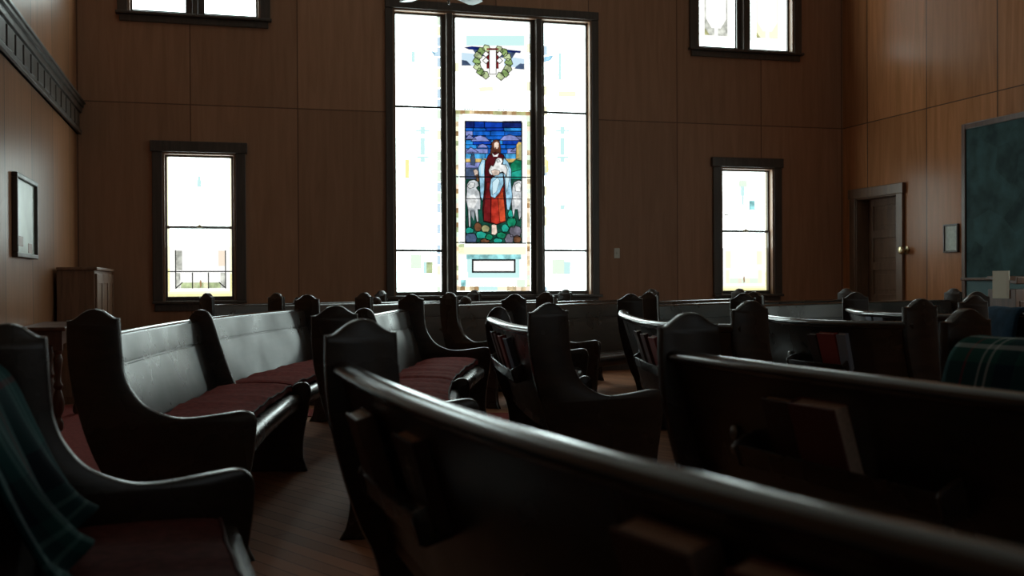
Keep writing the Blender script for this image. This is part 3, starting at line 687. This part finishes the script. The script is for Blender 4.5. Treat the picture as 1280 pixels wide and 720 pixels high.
for lx in (tx0 + .06, tx1 - .06):
    for ly in (ty0 + .06, ty1 - .06):
        m = MB(); m.box((lx - .032, ly - .032, tz - .17), (lx + .032, ly + .032, tz - .03))
        m.lathe((lx, ly, 0), [(.022, 0), (.034, .02), (.036, .06), (.024, .09), (.02, .11), (.038, .15), (.044, .21), (.030, .27), (.020, .30), (.034, .32), (.034, .335), (.019, .36), (.024, .45), (.034, .52), (.022, .555), (.033, .575), (.033, .59)], 20)
        m.build('leg', TABLEW, tb, smooth=40)
tb.location.z += .008                              # it stands on the carpet
cb = thing('cabinet', (-1.2, 11.0, 0), 'low brown wooden cabinet with panelled front in the left corner', 'cabinet')
cx0, cx1, cy0, cy1, cz = XL + .03, -1.045, 10.22, 11.9, 1.19
m = MB(); m.box((cx0, cy0, .06), (cx1, cy1, cz)); m.box((cx0, cy0 + .02, 0), (cx1 - .03, cy1, .06)); m.build('body', [CABW], cb, smooth=0, bevel=.004)
m = MB(); m.box((cx0 - .0, cy0 - .02, cz), (cx1 + .025, cy1, cz + .028)); m.build('top', CABW, cb, smooth=0, bevel=.006)
for k in range(3):
    ya = cy0 + .03 + k * (cy1 - cy0 - .06) / 3; yb_ = ya + (cy1 - cy0 - .06) / 3 - .02
    m = MB(); m.box((cx1, ya, .1), (cx1 + .012, yb_, cz - .03))
    for q in ((ya, .1, ya + .07, cz - .03), (yb_ - .07, .1, yb_, cz - .03), (ya + .07, .1, yb_ - .07, .19), (ya + .07, cz - .12, yb_ - .07, cz - .03)):
        m.box((cx1 + .012, q[0], q[1]), (cx1 + .02, q[2], q[3]))
    dr = m.build('door', CABW, cb, smooth=0, bevel=.003)
    m = MB(); m.lathe((cx1 + .02, ya + .035, .72), [(.008, 0), (.008, .012), (.016, .02), (.012, .03)], 12, Vector((1, 0, 0)), Vector((0, 1, 0))); m.build('knob', BRASS, dr)

# ------------------------------------------------------------------ ceiling fan
hub = W((555 - 640) / F * 9.3, 9.3); zf = 3.61
fn = thing('ceiling_fan', (hub.x, hub.y, zf), 'pale bladed ceiling fan above the pews at the top of the big window', 'ceiling fan')
m = MB(); m.lathe((hub.x, hub.y, zf), [(.05, -.05), (.08, -.04), (.095, -.01), (.095, .06), (.07, .11), (.04, .14)], 24); m.build('motor_housing', TRIM, fn)
m = MB(); m.lathe((hub.x, hub.y, zf), [(.014, .13), (.014, ZC - zf)], 12); m.lathe((hub.x, hub.y, ZC), [(.03, -.1), (.07, -.03), (.07, 0)], 20); m.build('down_rod', TRIM, fn)
for k in range(5):
    a = math.pi / 2 - YAW + R(36 + 5) - k * R(72)
    d = Vector((math.cos(a), math.sin(a), 0)); nn = Vector((-d.y, d.x, 0)); up = (Z + nn * .18).normalized(); nn = up.cross(d).normalized()
    c = Vector((hub.x, hub.y, zf))
    m = MB(); O = [Vector(q) for q in ((.17, -.05), (.30, -.065), (.52, -.072), (.565, -.055), (.575, 0), (.565, .055), (.52, .072), (.30, .065), (.17, .05))]
    slab(m, O, c, d, nn, up, .012, .003); bl = m.build('blade', FANM, fn)
    m = MB(); m.obox(c + d * .155 - up * .012, d, nn, up, .055, .022, .005); m.build('blade_arm', TRIM, bl, smooth=0)
m = MB(); pb = c + W((563 - 555) / F * 9.3, 0)
m.tube([pb + Z * -.07, pb + Z * -.10], .003); m.lathe(pb + Z * -.135, [(.003, .035), (.011, .03), (.014, .015), (.010, 0), (.003, -.004)], 12); m.build('pull_chain', CHROME, fn)

# ------------------------------------------------------------------ pews
PANEL = outline([
    [(0, .937), (.022, .940), (.045, .956), (.07, .973), (.10, .980), (.13, .973), (.153, .957), (.172, .946), (.191, .944)],
    [(.191, .944), (.199, .80), (.209, .73), (.235, .668), (.288, .606), (.375, .566), (.456, .559), (.577, .573), (.64, .581), (.675, .577), (.695, .557), (.70, .52), (.69, .42), (.667, .28), (.657, .14), (.668, .05), (.69, 0)],
    [(.69, 0), (.11, 0)],
    [(.11, 0), (.14, .06), (.155, .18), (.133, .325), (.087, .433), (.047, .555), (.012, .71), (0, .83), (0, .937)]], 5)
DIVID = outline([
    [(.004, .82), (.022, .875), (.055, .915), (.095, .922), (.135, .90), (.163, .84), (.2, .72), (.262, .54), (.30, .462)],
    [(.30, .462), (.575, .442)],
    [(.575, .442), (.61, .49), (.655, .508), (.69, .497), (.705, .45), (.69, .34), (.665, .2), (.66, .08), (.685, 0)],
    [(.685, 0), (.12, 0)],
    [(.12, 0), (.15, .12), (.14, .32), (.09, .45), (.045, .6), (.015, .72), (.004, .82)]], 5)
BACK = [(.034, .846), (.079, .852), (.084, .835), (.103, .742), (.099, .738), (.101, .731), (.107, .729), (.203, .415), (.165, .405)]
SEAT = [(.16, .425), (.58, .447), (.625, .444), (.652, .428), (.662, .40), (.655, .368), (.635, .352), (.612, .358), (.605, .385), (.57, .408), (.16, .385)]
RAIL = [(.046 + .033 * math.cos(a), .848 + .021 * math.sin(a)) for a in [2 * math.pi * k / 14 for k in range(14)]]
CUSHS = [(.215, .452), (.21, .475), (.222, .497), (.30, .508), (.42, .511), (.53, .508), (.585, .500), (.603, .49), (.606, .462), (.595, .452), (.40, .447)]
UR0 = .055                                         # the path runs under the rail
class Path:
    def __init__(s, pts, n=12):
        c = catmull(pts, n); s.p = [Vector((q.x, q.y, 0)) for q in c]
        s.d = [0]
        for a, b in zip(s.p, s.p[1:]): s.d.append(s.d[-1] + (b - a).length)
        s.L = s.d[-1]
    def at(s, d):
        d = min(max(d, 0), s.L)
        for i in range(len(s.p) - 1):
            if d <= s.d[i + 1] + 1e-9:
                t = (d - s.d[i]) / (s.d[i + 1] - s.d[i]); return s.p[i].lerp(s.p[i + 1], t)
        return s.p[-1].copy()
    def fr(s, d):
        e = .04; t = (s.at(d + e) - s.at(d - e)).normalized()
        return s.at(d), t, Vector((t.y, -t.x, 0))   # point, along (away from us), forward
    def near_x(s, q, k):                            # arc length where the sight line q = x/z is met, on the k-th depth guess
        best = min(range(0, 400), key=lambda i: abs(s.q(i * s.L / 399) - q) + 1e-6 * 0)
        return best * s.L / 399
    def q(s, d):
        p = s.at(d); xc = p.x * cy_ - p.y * sy_; zc = p.x * sy_ + p.y * cy_
        return xc / zc if zc > .05 else 99
def sweep(mb, path, sec, a, b, step=.10, mi=0, ds=1.0, wob=None):
    n = max(2, int((b - a) / step)); m = len(sec); V = []
    for i in range(n + 1):
        d = a + (b - a) * i / n; p, t, f = path.fr(d)
        for j, (u, v) in enumerate(sec):
            uu = UR0 + (u - UR0) * ds if u > .2 else u
            dv = wob(d, uu, v) if wob else 0
            V.append(p + f * (uu - UR0) + Z * (v + dv))
    fs = [(i * m + j, i * m + (j + 1) % m, (i + 1) * m + (j + 1) % m, (i + 1) * m + j) for i in range(n) for j in range(m)]
    fs += [tuple(range(m)), tuple(n * m + j for j in range(m))]
    mb.add(V, fs, mi)
def shaped(P, ds): return [Vector((UR0 + (p.x - UR0) * (ds if p.x > .25 else 1 + (ds - 1) * max(0, (p.x - UR0) / .195)), p.y)) for p in P]
PT = .044
class Pew: pass
def pew(pts, label, ends=(True, True), div=(), racks=(), ds=1.0, face=None):
    P = Path(pts); mid = P.at(P.L / 2); o = thing('church_pew', mid, label, 'pew', 'dark curved church pews')
    w = Pew(); w.o = o; w.P = P; w.ds = ds
    a, b = PT * .5, P.L - PT * .5
    m = MB(); sweep(m, P, BACK, a, b, ds=ds); m.build('backrest', PEWBACK, o, smooth=25)
    m = MB(); sweep(m, P, RAIL, a, b); m.build('top_rail', RAILW, o, smooth=50)
    m = MB(); sweep(m, P, SEAT, a, b, ds=ds); m.build('seat', PEW, o, smooth=40)
    for e, d in zip(ends, (PT * .5, P.L - PT * .5)):
        if e:
            p, t, f = P.fr(d)
            if face and d < 1: f = face.normalized(); t = Vector((-f.y, f.x, 0))
            m = MB(); slab(m, shaped(PANEL, ds), p - f * UR0, f, Z, t, PT, .009); m.build('end_panel', PEW, o, smooth=30)
    for d in div:
        p, t, f = P.fr(d); m = MB(); slab(m, shaped(DIVID, ds), p - f * UR0, f, Z, t, PT, .009); m.build('divider', PEW, o, smooth=30)
    for d0, d1_ in racks:
        m = MB()
        LEDGE = [(.110 - .958 * o_ - .287 * h_, .618 - .287 * o_ + .958 * h_) for o_, h_ in ((-.008, 0), (-.008, -.014), (.062, -.014), (.068, -.008), (.068, .045), (.060, .045), (.060, 0))]
        sweep(m, P, LEDGE, d0, d1_, step=.08); rk = m.build('book_rack', PEW, o, smooth=25)
        for d in (d0 + .01, d1_ - .01):
            p, t, f = P.fr(d); m = MB()
            slab(m, [Vector(q) for q in [(.110 - .958 * o_ - .287 * h_, .618 - .287 * o_ + .958 * h_) for o_, h_ in ((-.004, .06), (-.006, -.02), (.06, -.02), (.072, -.012), (.072, .04), (.064, .052), (.03, .06))]], p - f * UR0, f, Z, t, .014, .003)
            m.build('rack_end', PEW, rk, smooth=30)
        for d in (d1_ + .07, ):
            if d < P.L - .08:
                p, t, f = P.fr(d); c = p + f * (.084 - UR0) + Z * .66
                m = MB(); m.lathe(c, [(.016, 0), (.02, .003), (.02, .010), (.016, .012)], 16, -f, t); m.lathe(c - Z * .045, [(.012, 0), (.014, .003), (.014, .01), (.011, .012)], 16, -f, t); m.build('cup_holder', CHROME, rk)
    return w
def book(w, d, wd, hh, th, cover, label, lean=0.0, page=None, flip=1, off=.002, emblem=False, group='hymnals in the pew racks'):
    """a hymnal leaning on the back of the pew, standing in the rack; d = centre along the pew"""
    p, t, f = w.P.fr(d)
    up = (f * -.287 + Z * .958).normalized(); out = (f * -.958 - Z * .287).normalized()
    if lean: 
        q = Matrix.Rotation(lean, 3, out); t = q @ t; up = q @ up
    base = p + f * (.110 - UR0) + Z * .619 + out * off
    c = base + up * (hh / 2)
    m = MB(); bt = .0035
    m.obox(c + out * bt, t, up, out, wd / 2, hh / 2, bt)
    m.obox(c + out * (th - bt), t, up, out, wd / 2, hh / 2, bt)
    m.obox(c + out * (th / 2) - t * (flip * (wd / 2 - bt)), t, up, out, bt, hh / 2, th / 2 - .001)
    mats = [BOOKC[cover]]
    if emblem:
        mats.append(GOLD); ce = c + out * (th + .0006)
        m.obox(ce + up * .02, t, up, out, .004, .035, .0006, 1); m.obox(ce + up * .032, t, up, out, .02, .004, .0006, 1); m.obox(ce - up * .05, t, up, out, .03, .005, .0006, 1)
    o = m.build('hymnal', mats, o=base, smooth=0, bevel=.0025)
    tag(o, label, 'book', group)
    m = MB(); m.obox(c + out * (th / 2) + t * (.002 * flip), t, up, out, wd / 2 - .005, hh / 2 - .004, th / 2 - 2 * bt + .0006)
    m.build('pages', page or PAPER, o, smooth=0)
    return o
def cushion(w, a, b, label, seed=0, flat=1.0, cloth=None):
    p = w.P.at((a + b) / 2); rnd = random.Random(seed); ph = [rnd.uniform(0, 6) for _ in range(4)]
    def wob(d, u, v):
        if v < .46: return 0
        s = math.sin(d * 21 + ph[0] + 2 * u) * .0035 + math.sin(d * 9 + ph[1] - 5 * u) * .004 + math.sin(d * 43 + 6 * u + ph[2]) * .0015
        e = min(d - a, b - d) / .05
        return s - .012 * max(0, 1 - e)
    m = MB(); sweep(m, w.P, [(u_, .449 + (v_ - .449) * flat) for u_, v_ in CUSHS], a, b, step=.03, ds=w.ds, wob=wob)
    o = m.build('pew_cushion', cloth or CUSH, o=(p.x, p.y, .45), smooth=50); tag(o, label, 'cushion', 'red pew cushions')
    pts = []
    n = max(4, int((b - a) / .04))
    for i in range(n + 1):
        d = a + (b - a) * i / n; q, t, f = w.P.fr(d); u = UR0 + (.604 - UR0) * w.ds
        pts.append(q + f * (u - UR0) + Z * (.449 + .043 * flat + wob(d, u, .5)))
    m = MB(); m.tube(pts, .0045, 6); m.build('piping', PIPE, o)
    return o
def C(*pts): return [W(*p) for p in pts]

# near bank (behind the first aisle, running past the camera)
n1 = pew(C((-.10, -.55), (-.33, .2), (-.70, 1.1), (-1.05, 1.95), (-1.31, 2.68)), 'dark pew at the left edge with green plaid blanket over its back', ends=(True, True))
n2 = pew(C((.80, .22), (.60, .52), (.40, .844), (.21, 1.17), (0, 1.59), (-.24, 2.2), (-.45, 2.87)), 'nearest dark pew seen from behind, its rail sweeping across the foreground',
         racks=((.62, 1.30), (2.02, 2.56)))
n3 = pew(C((1.55, .9), (1.2, 1.5), (.95, 1.98), (.79, 2.4), (.61, 2.85), (.49, 3.27)), 'second pew from behind on the right, maroon books in its rack', racks=((1.42, 2.18),))
n4 = pew(C((2.5, 1.6), (2.1, 2.2), (1.82, 2.7), (1.62, 3.1), (1.44, 3.52)), 'pew at the right edge carrying a green plaid blanket')
# middle bank between the two aisles
m1 = pew(C((-1.63, 4.05), (-1.73, 4.9), (-1.80, 6.1), (-1.76, 7.2), (-1.62, 8.3)), 'left pew with glossy lit backrest and long red seat cushion', div=(2.05,))
m2 = pew(C((-.78, 4.45), (-.87, 5.4), (-.90, 6.3), (-.87, 7.2), (-.80, 8.1)), 'second pew beyond the aisle, red cushion, carved end beside the nearest pew', div=(1.85,), racks=((.45, 1.0),))
m3 = pew(C((.13, 4.72), (.03, 5.1), (-.05, 5.65), (-.11, 6.36), (-.1, 7.2), (-.02, 7.9)), 'pew with curved shiny rail and blue and red books hung behind it', div=(1.68,), racks=((.46, 1.48),), ds=.90)
m4 = pew(C((1.10, 5.02), (.88, 5.15), (.75, 5.45), (.715, 6.0), (.73, 6.9), (.82, 7.8)), 'pew with strongly curved pale shining rail right of centre', racks=((.55, 1.25),), ds=.92, face=W(.95, .31))
m5 = pew(C((2.00, 5.28), (1.76, 5.38), (1.60, 5.60), (1.51, 6.0), (1.53, 6.9), (1.64, 7.8)), 'pew with red and grey books in its rack below a level rail', div=(1.7,), racks=((.34, .82),), ds=.92, face=W(.95, .31))
m6 = pew(C((2.68, 6.25), (2.50, 6.36), (2.38, 6.62), (2.34, 7.1), (2.52, 8.0)), 'pew before the brown door with white papers under its rail', racks=((.5, 1.1),), ds=.92, face=W(.96, .28))
m7 = pew(C((3.8, 6.25), (3.45, 6.45), (3.25, 6.8), (3.24, 7.3), (3.42, 8.0)), 'far right pew with a blue jacket over its rail', ds=.92, face=W(.96, .28))
# far bank along the big window
def far(a, b, bow, label, div=(), ends=(True, True)):
    a = Vector((*a, 0)); b = Vector((*b, 0)); d = (b - a).normalized(); f = Vector((d.y, -d.x, 0)); mid = (a + b) / 2 - f * bow
    return pew(ds=.90, pts=[a, (a * .75 + b * .25) - f * bow * .75, mid, (a * .25 + b * .75) - f * bow * .75, b], label=label, div=div, ends=ends)
f1 = far((-.12, 10.28), (1.70, 11.45), .05, 'far pew whose end post stands below the left lower window', div=(1.1,))
f2 = far((.48, 9.82), (2.70, 11.35), .07, 'far pew ending left of the big window, second from the left corner', div=(1.3,))
f3 = far((1.22, 9.50), (3.72, 11.30), .09, 'far pew with end post just left of the big window', div=(1.5,))
f4 = far((1.91, 9.12), (4.60, 10.95), .10, 'far pew with end post below the left light of the big window', div=(1.6,))
f5 = far((2.68, 8.78), (5.45, 10.55), .10, 'far pew with end post below the right light of the big window', div=(1.6,))
f6 = far((3.42, 8.28), (6.25, 9.75), .10, 'far pew running towards the right lower window', div=(1.6,))
f7 = far((4.15, 7.85), (7.0, 9.05), .10, 'far pew running towards the brown door', div=(1.6,))

# cushions
cushion(n1, 1.2, n1.P.L - .06, 'shade-painted flat red seat cushion in the bottom left corner', 1, flat=.4, cloth=CUSHSHADE)
cushion(m1, .05, 2.02, 'red seat cushion of the left pew, nearer half', 2)
cushion(m1, 2.08, m1.P.L - .06, 'red seat cushion of the left pew, farther half', 3)
cushion(m2, .05, 1.82, 'red seat cushion on the second pew, half nearer the aisle', 4)
cushion(m2, 1.88, m2.P.L - .06, 'red seat cushion on the second pew, half by its far end', 5)

# books: arc position found from the sight line
def dq(w, px): return w.P.near_x((px - 640) / F, 0)
L2 = n2.P.L
book(n2, dq(n2, 466) - .03, .150, .185, .042, 'brown', 'brown hymnal with pale page top by the end of the nearest pew', page=PAPERW, off=.02)
book(n2, dq(n2, 520), .150, .18, .035, 'dark', 'dark hymnal with gilt emblem beside the pale topped one', emblem=True, page=DARKPAPER)
book(n2, 1.15, .15, .20, .045, 'brown', 'brown book at the bottom edge, left of the two in the nearest rack', page=DARKPAPER, off=.012)
book(n2, .955, .15, .195, .04, 'maroon', 'reddish book cut by the bottom edge, right of the two in the nearest rack', page=DARKPAPER, off=.012)
d = dq(n3, 1032)
book(n3, d + .17, .11, .175, .03, 'dark', 'narrow dark hymnal left of the wide maroon one on the right', page=DARKPAPER, flip=-1)
book(n3, d, .17, .185, .05, 'maroon', 'wide maroon hymnal with brown page edge on the right pew', page=DARKPAPER, flip=-1)
for px_, c, lb in ((611, 'brown', 'brown hymnal at the far end of the row of books behind the central pew'), (622, 'maroon', 'maroon hymnal second from the far end behind the central pew'), (632, 'red', 'red hymnal left of the blue one behind the central pew'), (648, 'blue', 'blue hymnal nearest the carved end behind the central pew')):
    book(m3, {611: 1.34, 622: 1.1, 632: .86, 648: .62}[px_], .13, .19, .032, c, lb, lean=random.uniform(-.05, .05))
book(m4, 1.12, .13, .19, .03, 'brown', 'brown hymnal below the bend of the strongly curved rail')
book(m4, .88, .13, .185, .03, 'maroon', 'maroon hymnal middle of three under the strongly curved rail')
book(m4, .66, .12, .18, .03, 'red', 'red hymnal with pink page top beside the broad dark pew end')
d = dq(m5, 1036)
book(m5, d + .11, .07, .185, .028, 'dark', 'dark slim book left of the red one under the level rail')
book(m5, d, .12, .195, .03, 'red', 'bright red hymnal under the level rail on the right')
book(m5, d - .095, .055, .195, .034, 'grey', 'grey blue book beside the bright red one')
book(m2, .72, .14, .2, .035, 'blue', 'blue grey hymnal half hidden behind the second pew end')
d = dq(m6, 1097)
book(m6, d + .08, .10, .235, .02, 'grey', 'left white topped booklet under the rail before the door', page=PAPERW)
book(m6, d - .06, .12, .245, .02, 'grey', 'right white topped booklet under the rail before the door', page=PAPERW)

# ------------------------------------------------------------------ cloths
PLAID = plaid('dark green plaid wool', (.014, .065, .056), (.007, .016, .03), (.34, .37, .36), (.16, .03, .03))
PLAIDD = plaid('dark teal plaid wool', (.007, .042, .044), (.004, .009, .016), (.06, .13, .13), (.08, .015, .015))
BLUE = simple('dark blue cloth', (.010, .028, .05), .9, spec=.1, var=.3, scale=12)
def drape(w, a, b, prof, mat, name, label, cat, amp=.014, freq=24, seed=0, th=.010, uvs=(.30, .30), slant=0.0):
    """cloth lying over the rail of a pew: prof = cross-section line (u, v), swept from a to b with folds"""
    rnd = random.Random(seed); ph = [rnd.uniform(0, 6) for _ in range(5)]
    C_ = catmull([Vector((*q, 0)) for q in prof], 5); n = max(8, int((b - a) / .02)); m = len(C_); mb = MB()
    run = [0]
    for i in range(1, m): run.append(run[-1] + (C_[i] - C_[i - 1]).length)
    for i in range(n + 1):
        s = i / n
        for j, q in enumerate(C_):
            g_ = run[j] / run[-1]
            d = a + (b - a) * s + slant * g_
            p, t, f = w.P.fr(d)
            k = amp * abs(g_ - .35) * 1.6
            nrm = Vector((C_[min(j + 1, m - 1)].y - C_[max(j - 1, 0)].y, -(C_[min(j + 1, m - 1)].x - C_[max(j - 1, 0)].x), 0)).normalized()
            off = k * (math.sin(d * freq + ph[0] + 3 * g_) + .5 * math.sin(d * freq * 2.1 + ph[1]) + 1.1)
            u, v = q.x + nrm.x * off * (-1 if nrm.y < 0 else 1), q.y + abs(nrm.y) * off * .5
            mb.v.append(p + f * (u - UR0) + Z * v); mb.uv[len(mb.v) - 1] = ((b - a) * s / uvs[0], run[j] / uvs[1])
    for i in range(n):
        for j in range(m - 1):
            mb.f.append([i * m + j, i * m + j + 1, (i + 1) * m + j + 1, (i + 1) * m + j]); mb.mi.append(0)
    p = w.P.at((a + b) / 2)
    o = mb.build(name, mat, o=(p.x, p.y, .6), smooth=80)
    sm = o.modifiers.new('thickness', 'SOLIDIFY'); sm.thickness = th; sm.offset = 0
    return tag(o, label, cat)
L1_ = n1.P.L
drape(n1, L1_ - .95, L1_ - .12, [(-.03, .60), (-.01, .72), (.012, .83), (.05, .892), (.10, .86), (.14, .75), (.18, .65), (.225, .57), (.27, .53)], PLAIDD, 'plaid_blanket',
      'dark teal plaid blanket draped over the pew at the left edge', 'blanket', amp=.03, freq=17, seed=3, uvs=(.42, .42), slant=.0)
L4_ = n4.P.L
drape(n4, L4_ - .75, L4_ - .10, [(-.115, .50), (-.10, .62), (-.075, .75), (-.045, .83), (.0, .872), (.06, .886), (.11, .87), (.15, .77), (.20, .62)], PLAID, 'plaid_blanket',
      'green plaid blanket with white lines over the pew at the right edge', 'blanket', amp=.008, freq=9, seed=5, uvs=(.30, .62), th=.02)
drape(m7, .80, 1.25, [(-.03, .60), (-.02, .74), (.0, .84), (.05, .878), (.11, .85), (.15, .74), (.19, .62)], BLUE, 'blue_jacket', 'dark blue jacket hung over the far right pew rail', 'jacket', amp=.02, freq=20, seed=9, th=.02)

# ------------------------------------------------------------------ lectern by the teal board
lp = W((1277 - 640) / F * 9.4, 9.4)
lc = thing('lectern', (lp.x, lp.y, 0), 'brown wooden lectern with a painted window reflection in front of the teal board', 'lectern')
ax = Vector((cy_, -sy_, 0)); ay = Vector((sy_, cy_, 0))
ax, ay = (ax * math.cos(.28) + ay * math.sin(.28)), (ay * math.cos(.28) - ax * math.sin(.28))
m = MB(); m.obox(lp + Z * .03, ax, ay, Z, .30, .24, .03); m.build('base', TABLEW, lc, smooth=0, bevel=.006)
m = MB(); m.obox(lp + Z * .52, ax, ay, Z, .21, .17, .46); m.obox(lp + Z * .52 - ay * .172, ax, ay, Z, .17, .004, .36); m.build('body', TABLEW, lc, smooth=0, bevel=.006)
tz_ = (Z - ay * .12).normalized(); m = MB(); m.obox(lp + Z * 1.06, ax, tz_.cross(ax), tz_, .215, .18, .014); m.obox(lp + Z * 1.06 - tz_.cross(ax) * .18 + tz_ * .02, ax, tz_.cross(ax), tz_, .215, .012, .03); m.build('reading_desk', TABLEW, lc, smooth=0, bevel=.005)
m = MB(); m.obox(lp + Z * 1.02 - ax * .216, ay, Z, ax, .10, .12, .004); m.obox(lp + Z * 1.02 - ax * .216, ay, Z, ax, .08, .10, .006); m.build('painted_gleam', simple('painted window gleam', (.5, .45, .36), .9), lc, smooth=0)  # pale block painted as the window's reflection on the glossy lectern side

# ------------------------------------------------------------------ carpets
def flat_carpet(PP):
    m = MB(); n = len(PP); tri = tessellate_polygon([[Vector((x, y, 0)) for x, y in PP]])
    m.add([(x, y, .0) for x, y in PP] + [(x, y, .008) for x, y in PP], [tuple(t_) for t_ in tri] + [tuple(i + n for i in t_) for t_ in tri] + [(i, (i + 1) % n, (i + 1) % n + n, i + n) for i in range(n)])
    return m
m = flat_carpet([(XL + .03, 2.0), (-.68, 2.0), (-.66, 4.6), (-.36, 5.6), (-.30, 6.4), (-.30, 10.1), (XL + .03, 10.1)]); tag(m.build('carpet_runner', CARPET, smooth=0, o=(-.85, 6, 0)), 'dark red carpet runner along the left wall behind the pews', 'carpet')
m = flat_carpet([(-.29, 8.8), (.55, 8.72), (1.3, 8.4), (2.05, 8.02), (2.8, 7.66), (3.5, 7.3), (3.62, 7.5), (2.95, 8.05), (2.15, 8.42), (1.48, 8.8), (.76, 9.12), (.2, 9.5), (-.29, 9.7)])
tag(m.build('carpet_runner', CARPET, smooth=0, o=(2, 8.3, 0)), 'dark red carpet in the far aisle between the pew banks', 'carpet')

# ------------------------------------------------------------------ world and view
wd = bpy.data.worlds.new('world'); sc.world = wd; wd.use_nodes = True
wd.node_tree.nodes['Background'].inputs[0].default_value = (.7, .85, 1, 1); wd.node_tree.nodes['Background'].inputs[1].default_value = 1.0
sc.view_settings.view_transform = 'Standard'; sc.view_settings.look = 'None'; sc.view_settings.gamma = 1; sc.view_settings.use_curve_mapping = False
sc.view_settings.exposure = 0.0
